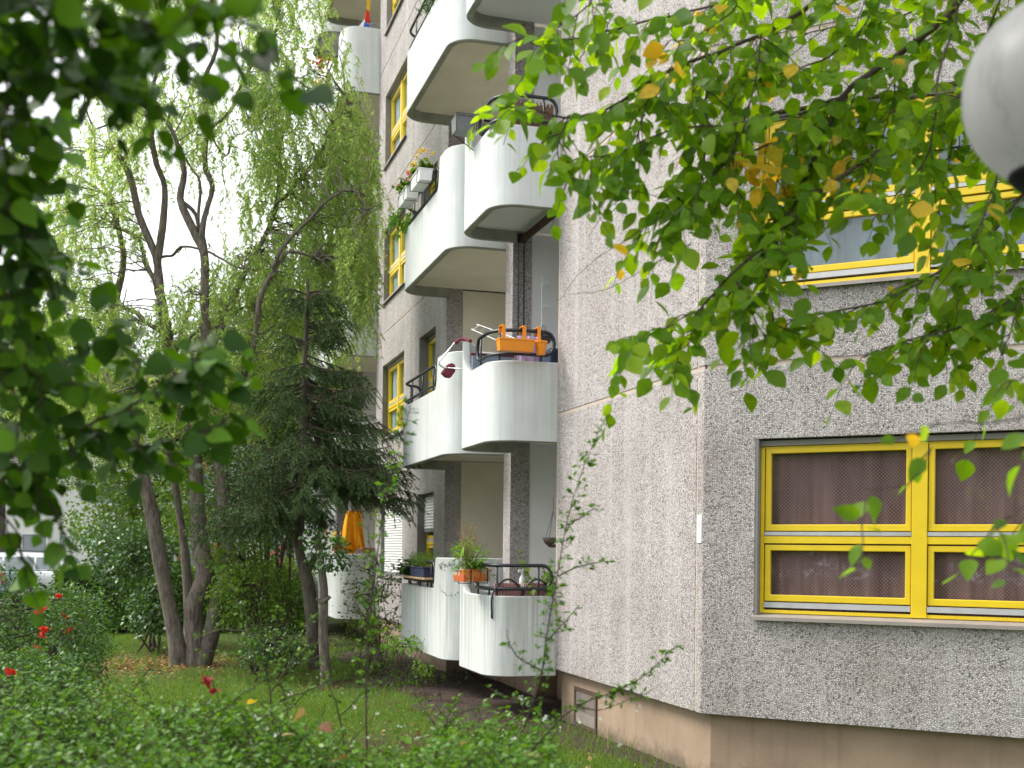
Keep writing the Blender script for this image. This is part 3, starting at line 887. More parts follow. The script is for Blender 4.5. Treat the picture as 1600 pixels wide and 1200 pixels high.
Z_FLOORS = [0.54 + STOREY * k for k in range(6)]
STACKS = [("far", 0.0, 1.70, 0.82), ("near", 2.06, 5.36, 0.835), ("near", 11.62, 14.92, 0.85), ("far", 15.3, 17.1, 0.85)]
for k, zb in enumerate(Z_FLOORS):
    for si, (kind, s0, s1, T) in enumerate(STACKS):
        hf = h_far(s0, s1, T) if kind == "far" else h_near(s0, s1, T)
        b_ = parapet(s0 + 0.004, s1, T, 0.36, zb, hf, M['white_dirty'] if k == 0 else M['white'])
        sl = slab(s0 + 0.004, s1, T, 0.36, zb, b_, M['loggia_white'] if (kind == "far" and k >= 1) else M['soffit'])
        if kind == "far":
            railing(s0, s1, T, 0.36, zb, b_, 0.16, 1.55)
        else:
            railing(s0, s1, T, 0.36, zb, b_, 1.62 if si != 2 else 2.2, 0.55)
    if k < 6:
        zc, zt_ = zb + 0.33, zb + STOREY + 0.145
        # pebble pillar and partition between the two balconies, and the far partitions
        for s_off in (0.0, 13.24):
            MB().box((1.715 + s_off, -0.215, zb + 0.02 if k else 0.62), (2.04 + s_off, 0.055, zb + STOREY + 0.02)).build("pillar", M['pebble'], bld, bevel=0.006)
            MB().box((1.73 + s_off, -1.56, zc), (2.03 + s_off, -0.217, zt_)).build("partition_wall", M['loggia_white'], bld)
        MB().box((5.365, -1.56, zc), (5.58, -0.205, zt_)).build("partition_wall", M['loggia'], bld)
        MB().box((0.01, -1.60, zc), (5.37, -1.561, zt_)).build("loggia_back_wall", M['loggia_white'], bld)
        MB().box((11.6, -1.60, zc), (18.2, -1.561, zt_)).build("loggia_back_wall", M['loggia_white'], bld)
        MB().box((17.12, -1.56, zc - 0.3), (17.4, 0.05, zt_)).build("partition_wall", M['pebble'], bld)
        MB().box((-0.044, -1.56, zc), (-0.005, -0.17, zt_)).build("loggia_back_wall", M['loggia_white'], bld)

# ================================================================== things on and by the balconies
def thing(name, label, cat, loc, rz=FAC_ANG, group=None):
    o = empty(name, tuple(float(c) for c in loc), rz)
    return tag(o, label, cat, group)
TBL = {'full': leaf_full, 'mid': leaf_mid, 'small': leaf_small}

def trough(L, w, h, mb=None, taper=0.8, wall=0.012, rim=0.018):
    """an open tapered trough, long along y"""
    mb = mb or MB()
    def rc(k, z, o=0): return [(-w / 2 * k + o, -L / 2 * (k * .25 + .75) + o, z), (w / 2 * k - o, -L / 2 * (k * .25 + .75) + o, z), (w / 2 * k - o, L / 2 * (k * .25 + .75) - o, z), (-w / 2 * k + o, L / 2 * (k * .25 + .75) - o, z)]
    rows = [rc(taper, 0), rc(0.97, h - rim), rc(1.08, h - rim), rc(1.08, h), rc(1.0, h, wall), rc(0.95, h - 0.03, wall)]
    vs = [p for r in rows for p in r]
    fs = [(3, 2, 1, 0)]
    for i in range(len(rows) - 1):
        for k in range(4):
            fs.append((i * 4 + k, i * 4 + (k + 1) % 4, (i + 1) * 4 + (k + 1) % 4, (i + 1) * 4 + k))
    return mb.add(vs, fs)
def soil_in(L, w, h, parent):
    return MB().box((-w * .46, -L * .47, h - 0.045), (w * .46, L * .47, h - 0.025)).build("soil", M['soil'], parent)

def bouquet(n, ext, base_z, height, lw, llen, mat, name, parent, droop=0.3, tmpl=None, center=(0, 0), stems=True):
    """a little plant: leaves round a handful of stems"""
    P, D, N, S = [], [], [], []
    tb = TB()
    for i in range(n):
        x0 = np.array([center[0] + RNG.uniform(-ext[0], ext[0]), center[1] + RNG.uniform(-ext[1], ext[1]), base_z])
        lean = np.array([RNG.normal(0, .35), RNG.normal(0, .35), 1.0])
        hh = height * RNG.uniform(.5, 1.1)
        tip = x0 + lean * hh - np.array([0, 0, droop * hh * RNG.uniform(0, 1)])
        q = smooth_path([x0, (x0 + tip) / 2 + rnd(1, .02)[0] + np.array([0, 0, .1 * hh]), tip], 5)
        if stems: tb.tube(q, 0.0025, 3)
        m = RNG.integers(5, 9)
        t = RNG.uniform(0.25, 1, m)
        p = np.array([np.interp(t, np.linspace(0, 1, 5), q[:, c]) for c in range(3)]).T
        a = RNG.uniform(0, 2 * np.pi, m)
        P.append(p); D.append(np.stack([np.cos(a), np.sin(a), RNG.normal(0.1, .5, m) - droop], 1)); N.append(np.array([0, 0, 1]) + rnd(m, .5)); S.append(llen * RNG.uniform(.6, 1.15, m))
    V, Fc = place(tmpl or leaf_mid(lw), np.concatenate(P), np.concatenate(D), np.concatenate(N), np.concatenate(S))
    o = np_object(name, V, Fc, mat, parent)
    if stems and tb.n:
        tb.build("stem", M['twig'], parent)
    return o
def petals(pts, size, mat, name, parent, k=9):
    P = np.repeat(np.array(pts, float), k, axis=0) + rnd(len(pts) * k, size * .25)
    D = nrm(rnd(len(P))); 
    V, Fc = place(leaf_mid(0.9), P, D, rnd(len(P)), np.full(len(P), size) * RNG.uniform(.6, 1.1, len(P)))
    return np_object(name, V, Fc, mat, parent)

zf = [0.54 + STOREY * k for k in range(6)]
# --- first-floor right-hand balcony: two orange pots hooked over the rail
t1 = thing("hanging_planter", "long orange plastic trough hooked over the black rail of the middle balcony", "planter", W(-0.135, 0.575, 4.39), FAC_ANG)
trough(0.43, 0.15, 0.145, taper=0.76).build("trough", M['orange'], t1, bevel=0.006)
soil_in(0.43, 0.15, 0.145, t1)
for dt in (-0.135, 0.12):
    hk = MB().box((0.068, dt - 0.022, 0.10), (0.078, dt + 0.022, 0.33)).box((0.079, dt - 0.022, 0.318), (0.22, dt + 0.022, 0.33)).box((0.221, dt - 0.022, 0.25), (0.229, dt + 0.022, 0.33))
    hk.build("hook", M['orange'], t1, bevel=0.003)
t2 = thing("hanging_pot", "small round orange pot on one hook beside the orange trough", "flower pot", W(-0.125, 0.255, 4.37))
MB().lathe([(0.052, 0), (0.072, 0.14), (0.080, 0.145), (0.080, 0.165), (0.070, 0.165), (0.066, 0.13), (0.0, 0.13)], sides=20).build("pot", M['orange'], t2, smooth=True, auto=40)
MB().box((0.066, -0.02, 0.13), (0.074, 0.02, 0.35)).box((0.075, -0.02, 0.338), (0.21, 0.02, 0.35)).box((0.211, -0.02, 0.27), (0.218, 0.02, 0.35)).build("hook", M['orange'], t2, bevel=0.003)
# white wire drying rack
t3 = thing("drying_rack", "white wire drying rack leaning behind the black rail with the orange trough", "drying rack", W(0.75, 0.30, zf[1] + 0.33), 0)
Lc = np.array(t3.location)
q = [px(740, 516, 15.35), px(749, 508, 15.4), px(826, 537, 14.75), px(817, 549, 14.7)]
mb = MB()
q = [p - Lc for p in q]
mb.tube(smooth_path([q[3], q[0] * .97 + q[3] * .03, q[0] * .85 + q[1] * .15, q[0] * .15 + q[1] * .85, q[1] * .97 + q[2] * .03, q[2]], 26), 0.006, 6)
for u in (0.12, 0.3, 0.5, 0.7, 0.9):
    mb.tube([q[0] * (1 - u) + q[3] * u, q[1] * (1 - u) + q[2] * u], 0.0028, 5)
mb.build("wire_frame", M['white_plastic'], t3, smooth=True)
lg = MB()
for p in (q[2], q[3]):
    lg.tube([p, (p[0] * 0.6, p[1] * 0.6, 0.01)], 0.006, 6)
lg.build("leg", M['white_plastic'], t3)
# reclining chair poking over the screen
t4 = thing("reclining_chair", "steel-tube reclining chair with maroon pads leaning over the white screen", "chair", W(1.45, 0.45, zf[1] + 0.33), 0)
Lc = np.array(t4.location)
YY = 15.75
tubep = [px(724, 533, 15.62), px(712, 535, 15.64), px(703, 545, 15.66), px(689, 561, 15.66), px(686, 566, 15.66), px(687.5, 570.5, 15.66), px(693, 574, 15.66), px(699, 575, 15.66)]
MB().tube(smooth_path(np.array(tubep) - Lc, 40), 0.011, 8).build("tube_frame", M['steel'], t4, smooth=True)
arm = smooth_path(np.array([px(711, 536.5, 15.64), px(718, 531.5, 15.63), px(727, 530, 15.6), px(735, 533, 15.45)]) - Lc, 14)
MB().tube(arm, 0.024, 10).build("armrest", M['maroon'], t4, smooth=True)
hd = np.array([px(690, 582, 15.66), px(700, 569, 15.66), px(707, 566.5, 15.66), px(712, 570, 15.66), px(712, 580, 15.66), px(705, 590, 15.66), px(697, 589, 15.66)]) - Lc
mbp = MB()
n7 = len(hd)
off = (E1 * 0.10)
mbp.add(list(hd) + [p + off for p in hd], [tuple(range(n7)), tuple(range(n7, 2 * n7))[::-1]] + [(i, i + n7, (i + 1) % n7 + n7, (i + 1) % n7) for i in range(n7)])
mbp.build("headrest", M['maroon'], t4, bevel=0.02, smooth=True)
MB().box((-0.05, -0.3, 0.05), (0.45, 0.25, 0.1)).tube([(-0.02, -0.25, 0.05), (-0.05, -0.28, 0.0)], 0.012).tube([(0.42, 0.2, 0.05), (0.45, 0.22, 0.0)], 0.012).build("seat", M['maroon'], t4)
MB().tube(np.array([px(700, 575, 15.66) - Lc, (-0.3, 0.1, 0.75), (-0.02, 0.0, 0.1)]), 0.011).build("backrest_tube", M['steel'], t4, smooth=True)
# grey-blue board, dark armchair and a lilac cloth
t5 = thing("storage_board", "grey-blue board standing behind the sloping rail near the steel-tube chair", "board", W(1.18, 0.48, zf[1] + 0.335))
MB().box((-0.02, -0.27, 0), (0.02, 0.27, 0.86)).build("panel", M['grey_blue'], t5, bevel=0.008)
MB().box((-0.03, -0.29, 0.861), (0.03, 0.29, 0.885)).build("edging", M['maroon'], t5, bevel=0.008)
t6 = thing("armchair", "dark navy armchair behind the rail with the orange pots", "armchair", W(0.40, 0.17, zf[1] + 0.335))
MB().box((-0.22, -0.12, 0.30), (0.28, 0.35, 0.42)).build("seat", M['navy'], t6, bevel=0.03)
MB().box((-0.25, -0.24, 0.10), (0.28, -0.125, 0.84)).build("backrest", M['navy'], t6, bevel=0.04)
for a in (-0.2, 0.22):
    MB().box((a - 0.025, -0.2, 0), (a + 0.025, -0.15, 0.10)).build("leg", M['black'], t6)
    MB().box((a - 0.025, 0.28, 0), (a + 0.025, 0.33, 0.299)).build("leg", M['black'], t6)
def cloth(name, label, cat, loc, wid, drop, mat, amp=0.02, freq=14, pinch=0.0):
    o = None
    V = []
    na, nz = 22, 12
    for j in range(nz + 1):
        for i in range(na + 1):
            a = i / na - 0.5; z = j / nz
            V.append((amp * (math.sin(a * freq + 2 * z) + .5 * math.sin(a * freq * 2.1 + 1)) * (0.3 + z), a * wid * (1 - 0.12 * z * math.sin(3 * a)) * (1 - pinch * (1 - z) ** 1.4) + pinch * .05 * math.sin(z * 3), -z * drop * (1 + 0.06 * math.sin(a * 9) + pinch * (.22 * math.sin(a * 7.5 + .6) - .12 * abs(math.sin(a * 19))))))
    Fc = [(j * (na + 1) + i, j * (na + 1) + i + 1, (j + 1) * (na + 1) + i + 1, (j + 1) * (na + 1) + i) for j in range(nz) for i in range(na)]
    me = bpy.data.meshes.new(name); me.from_pydata(V, [], Fc)
    o = link_mesh(name, me, mat, None, True)
    o.location = tuple(float(c) for c in loc); o.rotation_euler = (0, 0, FAC_ANG)
    md = o.modifiers.new("thickness", 'SOLIDIFY'); md.thickness = 0.006
    return tag(o, label, cat)
cloth("hanging_cloth", "lilac cloth hanging under the orange trough behind the rail", "cloth", W(0.13, 0.34, 4.63), 0.26, 0.40, M['lilac'])
# loggia behind: net bowl on a bracket, white ornament pole with cut-out birds
t7 = thing("hanging_basket", "round wire basket hanging on the white loggia wall beside the pebble wall", "hanging basket", W(1.15, -0.20, 4.86))
mb = MB()
for z_, r_ in ((0.0, 0.125), (-0.05, 0.118), (-0.10, 0.085), (-0.13, 0.03)):
    mb.tube([(r_ * math.cos(a), r_ * math.sin(a), z_) for a in np.linspace(0, 2 * math.pi, 19)], 0.004, 5)
for a in np.linspace(0, 2 * math.pi, 15)[:-1]:
    mb.tube([(r_ * math.cos(a), r_ * math.sin(a), z_) for z_, r_ in ((0.0, 0.125), (-0.05, 0.118), (-0.10, 0.085), (-0.13, 0.03))], 0.003, 4)
mb.build("wire_bowl", M['black'], t7)
MB().lathe([(0.0, -0.125), (0.07, -0.10), (0.112, -0.05), (0.118, -0.005), (0.1, -0.01), (0.0, -0.06)], sides=14).build("liner", plain("coir_liner", (0.10, 0.09, 0.085), 0.95, var=.4, scale=30), t7, smooth=True)
MB().tube(smooth_path([(-.12, 0, 0), (-.07, 0, .09), (0, 0, .12), (.07, 0, .09), (.12, 0, 0)], 14), 0.004, 5).build("handle", M['black'], t7)
t8 = thing("wall_ornament", "white ornament pole with small cut-out birds on the loggia wall", "ornament", W(1.62, -0.33, zf[1] + 0.335))
MB().tube([(0, 0, 0), (0, 0, 2.02)], 0.011, 8).build("pole", M['white_plastic'], t8)
for z_, sgn in ((1.25, -1), (1.62, -1), (1.92, 1)):
    MB().prism([(0, 0), (0.06, 0.03), (0.11, 0.0), (0.09, 0.05), (0.05, 0.075), (0.0, 0.04)], 0, 0.012, fn=lambda a, b, c, z_=z_, sgn=sgn: (-0.02 - c, -0.01 - a * 1.0, z_ + b)).build("bird", M['white_plastic'], t8)
# two cables running down the pebble pillar
aw = thing("awning_roller", "dark red and black rolled awning under the ceiling of the middle loggia", "awning", W(0.85, -0.06, zf[2] + 0.03))
MB().tube([(-0.82, 0, 0.02), (0.82, 0, 0.02)], 0.05, 12).build("roller", plain("dark_red_awning", (0.06, 0.022, 0.02), 0.8, var=.5, scale=9), aw)
MB().box((-0.84, -0.06, -0.02), (-0.825, 0.06, 0.10)).build("bracket", M['black'], aw)
MB().box((0.825, -0.06, -0.02), (0.84, 0.06, 0.10)).build("bracket", M['black'], aw)
for dt in (0.04, -0.04):
    MB().tube([(0.845, dt, -2.40), (0.842, dt, -1.3), (0.845, dt + 0.004, -0.02)], 0.009, 6).build("cord", M['black'], aw)
# --- second floor right: wire-held grey box, bamboo screen
t9 = thing("bracket_planter", "dark grey planter in a wire bracket on the upper white screen", "planter", W(0.92, 0.965, 7.27))
trough(0.24, 0.30, 0.19, taper=0.82).build("trough", M['grey_plastic'], t9, bevel=0.006)
mb = MB()
for dt in (-0.13, 0.13):
    mb.tube([(-0.16, dt, 0.19), (-0.16, dt, -0.03), (0.16, dt, -0.03), (0.16, dt, 0.19)], 0.006, 5)
mb.tube([(-0.16, -0.13, 0.19), (-0.16, 0.13, 0.19)], 0.006).tube([(0.16, -0.13, 0.19), (0.16, 0.13, 0.19)], 0.006).tube([(0.0, 0.13, -0.03), (0.0, -0.138, -0.20)], 0.006)
mb.build("wire_bracket", M['black'], t9)
t10 = thing("bamboo_screen", "brown reed mat tied inside the railing of the upper right balcony", "screen", W(0.11, 0.40, zf[2] + 0.345))
V = MB()
for i in range(34):
    a = -0.34 + 0.56 * i / 33
    V.box((0.008 * ((i % 3) - 1), a - 0.0075, 0), (0.012 + 0.008 * ((i % 3) - 1), a + 0.0075, 0.93 + 0.02 * math.sin(i * 2.3)))
so = V.build("reed", plain("reed_cane", (0.20, 0.11, 0.07), 0.85, var=0.5, scale=18), t10); so["kind"] = "stuff"
MB().box((0.024, -0.35, 0.55), (0.032, 0.22, 0.58)).build("binding", M['wood'], t10)
# --- second floor left: two white flower boxes
def flower_box(s, zc, label, petal, group):
    t = thing("flower_box", label, "flower box", W(s, 0.97, zc), FAC_ANG + math.pi / 2, group)
    trough(0.62, 0.20, 0.17, taper=0.84).build("trough", M['white_plastic'], t, bevel=0.008)
    soil_in(0.62, 0.2, 0.17, t)
    bouquet(46, (0.09, 0.29), 0.16, 0.20, 0.9, 0.07, M['leaf_mid'], "foliage", t, 0.55)
    pts = np.stack([RNG.uniform(-.12, .12, 13), RNG.uniform(-.3, .3, 13), RNG.uniform(.28, .46, 13)], 1)
    petals(pts, 0.042, petal, "blossom", t, 10)
    mb = MB()
    for dt in (-0.22, 0.22):
        mb.tube([(0.10, dt, 0.20), (0.12, dt, -0.02), (-0.11, dt, -0.02), (-0.12, dt, 0.10), (-0.17, dt, 0.20)], 0.006, 5)
    mb.build("bracket", M['black'], t)
    return t
flower_box(3.30, 7.42 - 0.12, "white flower box with orange blossom nearest the white screen, under the upper window", M['petal_yellow'], "white flower boxes on the balcony rail")
flower_box(4.20, 7.42 - 0.12, "white flower box full of pink geraniums at the middle left balcony rail", M['petal_pink'], "white flower boxes on the balcony rail")
t = thing("trailing_plant", "bright green trailing plant spilling over the far end of the balcony with the white boxes", "plant", W(5.0, 0.95, 7.22))
bouquet(40, (0.12, 0.16), 0.0, 0.30, 0.5, 0.09, M['leaf_herb'], "foliage", t, 1.9)
# foliage on the top balcony rail
t = thing("creeper", "dark withered creeper wound along the topmost rail", "plant", W(3.2, 0.86, zf[3] + 0.98))
bouquet(60, (0.55, 0.05), 0.0, 0.30, 0.4, 0.07, M['leaf_dark'], "foliage", t, 0.9)
# --- ground floor right: patterned box with grasses, railing, cushioned chair, hanging bowl
t11 = thing("painted_planter", "orange and green patterned planter with tall dry grass at the ground-floor balcony corner", "planter", W(0.50, 0.90, 1.665), FAC_ANG + math.pi / 2 - 0.95)
m_, nt_, b_ = new_mat("painted_pattern")
v_ = coords(nt_)
vo_ = nt_.nodes.new("ShaderNodeTexVoronoi"); vo_.inputs["Scale"].default_value = 13
nt_.links.new(v_, vo_.inputs["Vector"])
sp_ = nt_.nodes.new("ShaderNodeSeparateColor"); nt_.links.new(vo_.outputs["Color"], sp_.inputs[0])
r_ = ramp(nt_, [(0.0, (0.60, 0.13, 0.03)), (0.4, (0.70, 0.25, 0.05)), (0.6, (0.10, 0.22, 0.15)), (0.75, (0.55, 0.45, 0.32)), (1, (0.62, 0.10, 0.04))], 'CONSTANT')
nt_.links.new(sp_.outputs[0], r_.inputs[0]); nt_.links.new(r_.outputs[0], b_.inputs["Base Color"])
trough(0.52, 0.18, 0.15, taper=0.9).build("trough", m_, t11, bevel=0.004)
soil_in(0.52, 0.18, 0.15, t11)
bouquet(30, (0.06, 0.1), 0.13, 0.15, 0.55, 0.075, M['leaf_herb'], "foliage", t11, 0.35, center=(0, -0.12))
tbx = TB(); P, D = [], []
for i in range(34):
    x0 = np.array([RNG.normal(0, .03), RNG.uniform(-.03, .22), .12]); tip = x0 + np.array([RNG.normal(0, .06), RNG.normal(0, .07), RNG.uniform(.28, .62)])
    qq = smooth_path([x0, (x0 + tip) / 2 + rnd(1, .012)[0], tip], 6); tbx.tube(qq, 0.0018, 3)
    for u in np.linspace(.5, 1, 16):
        p = x0 + (tip - x0) * u + rnd(1, .008)[0]; P.append(p); D.append(rnd(1, .5)[0] + np.array([0, 0, .9]))
V, Fc = place(leaf_small(.4), np.array(P), np.array(D), rnd(len(P)), np.full(len(P), .025))
np_object("seed_head", V, Fc, M['leaf_dry'], t11); tbx.build("stem", M['leaf_dry'], t11)
bouquet(20, (0.05, 0.08), 0.13, 0.42, 0.12, 0.22, M['leaf_herb'], "blade", t11, 0.3, center=(0, 0.1), tmpl=leaf_small(.09))
for dt in (-0.18, 0.14):
    MB().tube([(0.10, dt, 0.17), (0.10, dt, -0.02), (-0.10, dt, -0.02), (-0.10, dt, 0.17)], 0.008, 5).build("bracket", M['black'], t11)
plaid, nt_, b_ = new_mat("striped_cushion_cloth")
v_ = coords(nt_, (1, 1, 1))
wv = nt_.nodes.new("ShaderNodeTexWave"); wv.inputs["Scale"].default_value = 9; wv.bands_direction = 'Y'
nt_.links.new(v_, wv.inputs["Vector"])
r_ = ramp(nt_, [(0.0, (0.22, 0.03, 0.045)), (0.4, (0.42, 0.20, 0.18)), (0.6, (0.55, 0.48, 0.42)), (0.85, (0.16, 0.05, 0.06))])
nt_.links.new(wv.outputs["Fac"], r_.inputs[0]); nt_.links.new(r_.outputs[0], b_.inputs["Base Color"]); b_.inputs["Roughness"].default_value = .95
for i, (s_, t_, lab) in enumerate(((0.33, 0.55, "garden chair with red striped cushion behind the painted planter"), (0.40, 0.16, "garden chair with red striped cushion beside the pebble wall"))):
    t = thing("garden_chair", lab, "chair", W(s_, t_, zf[0] + 0.335), FAC_ANG, "cushioned garden chairs on the ground-floor balcony")
    MB().box((-0.15, -0.19, 0.32), (0.2, 0.19, 0.36)).build("seat", M['black'], t, bevel=.01)
    MB().box((-0.19, -0.17, 0.37), (-0.12, 0.17, 0.78)).build("cushion", plaid, t, bevel=.03)
    MB().tube(smooth_path([(-0.2, -0.2, 0.36), (-0.2, -0.19, 0.66), (-0.2, 0.0, 0.83), (-0.2, 0.19, 0.66), (-0.2, 0.2, 0.36)], 20), 0.012, 6).build("backrest", M['black'], t, smooth=True)
    for a in (-0.14, 0.18):
        for c in (-0.17, 0.17): MB().tube([(a, c, 0.0), (a, c, 0.319)], 0.012, 6).build("leg", M['black'], t)
t = thing("balcony_table", "dark folding table behind the lower rail of the ground-floor balcony", "table", W(0.72, 0.30, zf[0] + 0.335))
MB().box((-0.26, -0.30, 0.68), (0.26, 0.34, 0.71)).build("table_top", M['navy'], t, bevel=.006)
for a in (-0.2, 0.2):
    MB().tube([(a, -0.24, 0), (a, -0.22, 0.68)], .012).build("leg", M['black'], t); MB().tube([(a, 0.28, 0), (a, 0.26, 0.68)], .012).build("leg", M['black'], t)
t = thing("spray_bottle", "white plastic spray bottle on the table behind the black rail", "bottle", W(0.62, 0.22, zf[0] + 0.335 + 0.712))
MB().lathe([(0.035, 0), (0.038, 0.01), (0.036, 0.11), (0.015, 0.15), (0.014, 0.19)], sides=14).build("body", M['white_plastic'], t, smooth=True, auto=40)
MB().box((-0.013, -0.015, 0.191), (0.013, 0.05, 0.225)).box((-0.008, -0.02, 0.226), (0.008, 0.0, 0.30)).build("spray_head", M['white_plastic'], t, bevel=.004)
t = thing("balcony_plant", "leafy green plant in a pot at the pebble wall end of the ground-floor balcony", "plant", W(0.30, 0.10, zf[0] + 0.335))
MB().lathe([(0.09, 0), (0.12, 0.22), (0.13, 0.22), (0.13, 0.25), (0.11, 0.25), (0.10, 0.2), (0, .2)], sides=16).build("pot", M['terracotta'], t, smooth=True, auto=40)
bouquet(34, (0.08, 0.1), 0.2, 0.95, 0.75, 0.10, M['leaf_mid'], "foliage", t, 0.25)
t = thing("hanging_bowl", "dark brown hanging bowl on a wire in front of the white loggia wall", "hanging bowl", W(0.9, -0.275, 2.22))
MB().lathe([(0.0, -0.13), (0.05, -0.125), (0.11, -0.07), (0.14, 0.0), (0.13, 0.0), (0.10, -0.06), (0, -0.1)], sides=18).build("bowl", plain("dark_brown_clay", (0.06, 0.03, 0.028), .7), t, smooth=True)
mb = MB()
for a in (0, 2.1, 4.2): mb.tube([(0.135 * math.cos(a), 0.135 * math.sin(a), 0), (0, 0, 0.34), (0, 0, 0.54)], 0.003, 4)
mb.build("wire", M['black'], t)
# low wall and wooden bench in the left loggia
t = thing("wooden_bench", "brown wooden bench back in the ground-floor loggia behind the dry grass", "bench", W(4.9, -0.55, zf[0] + 0.335))
MB().box((-0.02, -0.55, 0.55), (0.03, 0.5, 0.68)).build("backrest", M['wood'], t, bevel=.008)
MB().box((-0.4, -0.55, 0.38), (-0.021, 0.5, 0.42)).build("seat", M['wood'], t, bevel=.008)
for c in (-0.5, 0.45):
    MB().box((-0.38, c - .03, 0), (-0.32, c + .03, 0.379)).build("leg", M['wood'], t); MB().box((-0.08, c - .03, 0), (-0.022, c + .03, 0.379)).build("leg", M['wood'], t)
# --- ground floor left: black trough of herbs on a board, dark rosette bush, ivy garland
t = thing("herb_trough", "dark blue trough of feathery green herbs on a board over the balcony edge", "planter", W(3.75, 0.80, zf[0] + LOW + 0.11), FAC_ANG + math.pi / 2)
MB().box((-0.13, -0.75, 0), (0.13, 0.75, 0.028)).build("board", M['pale_wood'], t, bevel=.004)
tr = trough(0.9, 0.2, 0.15, taper=0.9)
ob = tr.build("trough", M['navy'], t, bevel=.006); ob.location = (0, 0.10, 0.03)
so = soil_in(0.9, 0.2, 0.15, t); so.location = (0, 0.10, 0.03)
P, D, N, S = [], [], [], []
for i in range(150):
    x0 = np.array([RNG.normal(0, .05), RNG.uniform(-.72, .5), .16]); lean = np.array([RNG.normal(-.1, .45), RNG.normal(.1, .4), 1]); hh = RNG.uniform(.14, .30)
    for u in np.linspace(.15, 1, 16):
        p = x0 + lean * hh * u + np.array([lean[0] * .1 * u, 0, -.16 * hh * u * u]); P.append(p); D.append(rnd(1, .8)[0] + lean * .6); N.append(rnd(1)[0]); S.append(RNG.uniform(.03, .055))
V, Fc = place(leaf_needle(.14), np.array(P), np.array(D), np.array(N), np.array(S))
np_object("foliage", V, Fc, M['leaf_mid'], t)
MB().box((-0.10, -0.62, -0.13), (-0.08, -0.60, 0)).build("bracket", M['black'], t)
MB().box((-0.10, 0.55, -0.13), (-0.08, 0.57, 0)).build("bracket", M['black'], t)
MB().box((-0.10, 0.0, -0.13), (-0.08, 0.02, 0)).build("bracket", M['black'], t)
t = thing("rosette_plant", "dark leafy rosette plant beside the feathery herbs", "plant", W(4.75, 0.80, zf[0] + LOW + 0.12))
bouquet(46, (0.16, 0.10), 0.0, 0.24, 0.6, 0.09, M['leaf_dark'], "foliage", t, 0.35)
# painted leaf garland on the screen: scattered small leaves and a hanging arc of dots
GL = []
DL = []
for i in range(90):
    GL.append((RNG.uniform(0.10, 0.80), RNG.normal(0, .035) + 1.30))
arc_ = [(0.30 + 0.36 * u, 1.02 - 0.12 * math.sin(math.pi * u)) for u in np.linspace(0, 1, 12)]
P, D, N, S = [], [], [], []
nearx = outline(2.064, 5.36, 0.835, 0.36, -0.004)
dl_ = np.concatenate([[0], np.cumsum([math.dist(nearx[i], nearx[i + 1]) for i in range(len(nearx) - 1)])])
def on_line(u, off=0.0):
    x = np.interp(u, dl_, [p[0] for p in nearx]); y = np.interp(u, dl_, [p[1] for p in nearx])
    x2 = np.interp(u + .01, dl_, [p[0] for p in nearx]); y2 = np.interp(u + .01, dl_, [p[1] for p in nearx])
    dx, dy = x2 - x, y2 - y; l = math.hypot(dx, dy) + 1e-9
    return np.array([x, y]), np.array([-dy / l, dx / l])
for u, z in GL + [(0.25 + (a - 0.3) * 1.5, z) for a, z in arc_ for _ in range(2)]:
    p, nn = on_line(u + 0.28)
    P.append((p[0] + nn[0] * RNG.uniform(.002, .012), p[1] + nn[1] * RNG.uniform(.002, .012), zf[0] + z + RNG.normal(0, .008))); D.append((RNG.normal(0, .5), RNG.normal(0, .5), RNG.normal(-.6, .5))); N.append((nn[0], nn[1], RNG.normal(0, .3))); S.append(RNG.uniform(.02, .04))
V, Fc = place(leaf_mid(.6), np.array(P), np.array(D), np.array(N), np.array(S))
gar = thing('ivy_garland', 'thin grey-green leaf garland hanging on the white ground-floor screen', 'garland', C0)
o = np_object("foliage", V, Fc, leaf_mat("grey_green_ivy", [(0.10, 0.13, 0.10), (0.20, 0.25, 0.19), (0.06, 0.08, 0.065), (0.30, 0.34, 0.28)], .15), gar)
o['kind'] = 'stuff'
# --- the further stack: orange towel, clay bowl, flowers, wind ornament, pole
t_ = cloth("bath_towel", "bright orange towel hanging in the ground-floor loggia behind the spruce", "towel", W(12.0, 0.46, 2.86), 0.52, 0.95, M['towel'], 0.06, 13, .42)
t = thing("laundry_rail", "thin line with pegs that the orange towel hangs from", "clothes line", W(12.0, 0.46, 2.86))
MB().tube([(0, -0.6, 0.004), (0, 0.45, 0.004)], .005, 6).build("line", M['black'], t)
for dt in (-0.2, 0.0, 0.18): MB().box((-0.012, dt - .008, -.05), (0.012, dt + .008, .03)).build("peg", M['maroon'], t)
t = thing("clay_bowl", "red terracotta bowl on the white parapet beside the orange towel", "bowl", W(11.69, 0.22, zf[0] + HIGH + 0.003))
MB().lathe([(0.07, 0), (0.15, 0.10), (0.165, 0.10), (0.165, 0.13), (0.14, 0.13), (0.12, 0.08), (0, .08)], sides=20).build("bowl", M['terracotta'], t, smooth=True, auto=40)
t = thing("flower_pot", "terracotta pot with yellow flowers on the parapet behind the thin bare trunk", "flower pot", W(11.95, 0.80, zf[0] + HIGH + 0.003))
MB().lathe([(0.08, 0), (0.12, 0.14), (0.13, 0.14), (0.13, 0.17), (0.1, 0.17), (0, .13)], sides=16).build("pot", M['terracotta'], t, smooth=True, auto=40)
bouquet(30, (0.1, 0.1), 0.14, 0.3, 0.6, 0.09, M['leaf_herb'], "foliage", t, .5)
petals(np.stack([RNG.normal(0, .12, 9), RNG.normal(0, .12, 9), RNG.uniform(.3, .48, 9)], 1), .05, M['petal_yellow'], "blossom", t)
t = thing("wind_ornament", "red, blue and yellow fabric wind ornament dangling below the far top balcony", "wind ornament", W(11.9, 0.30, 13.9))
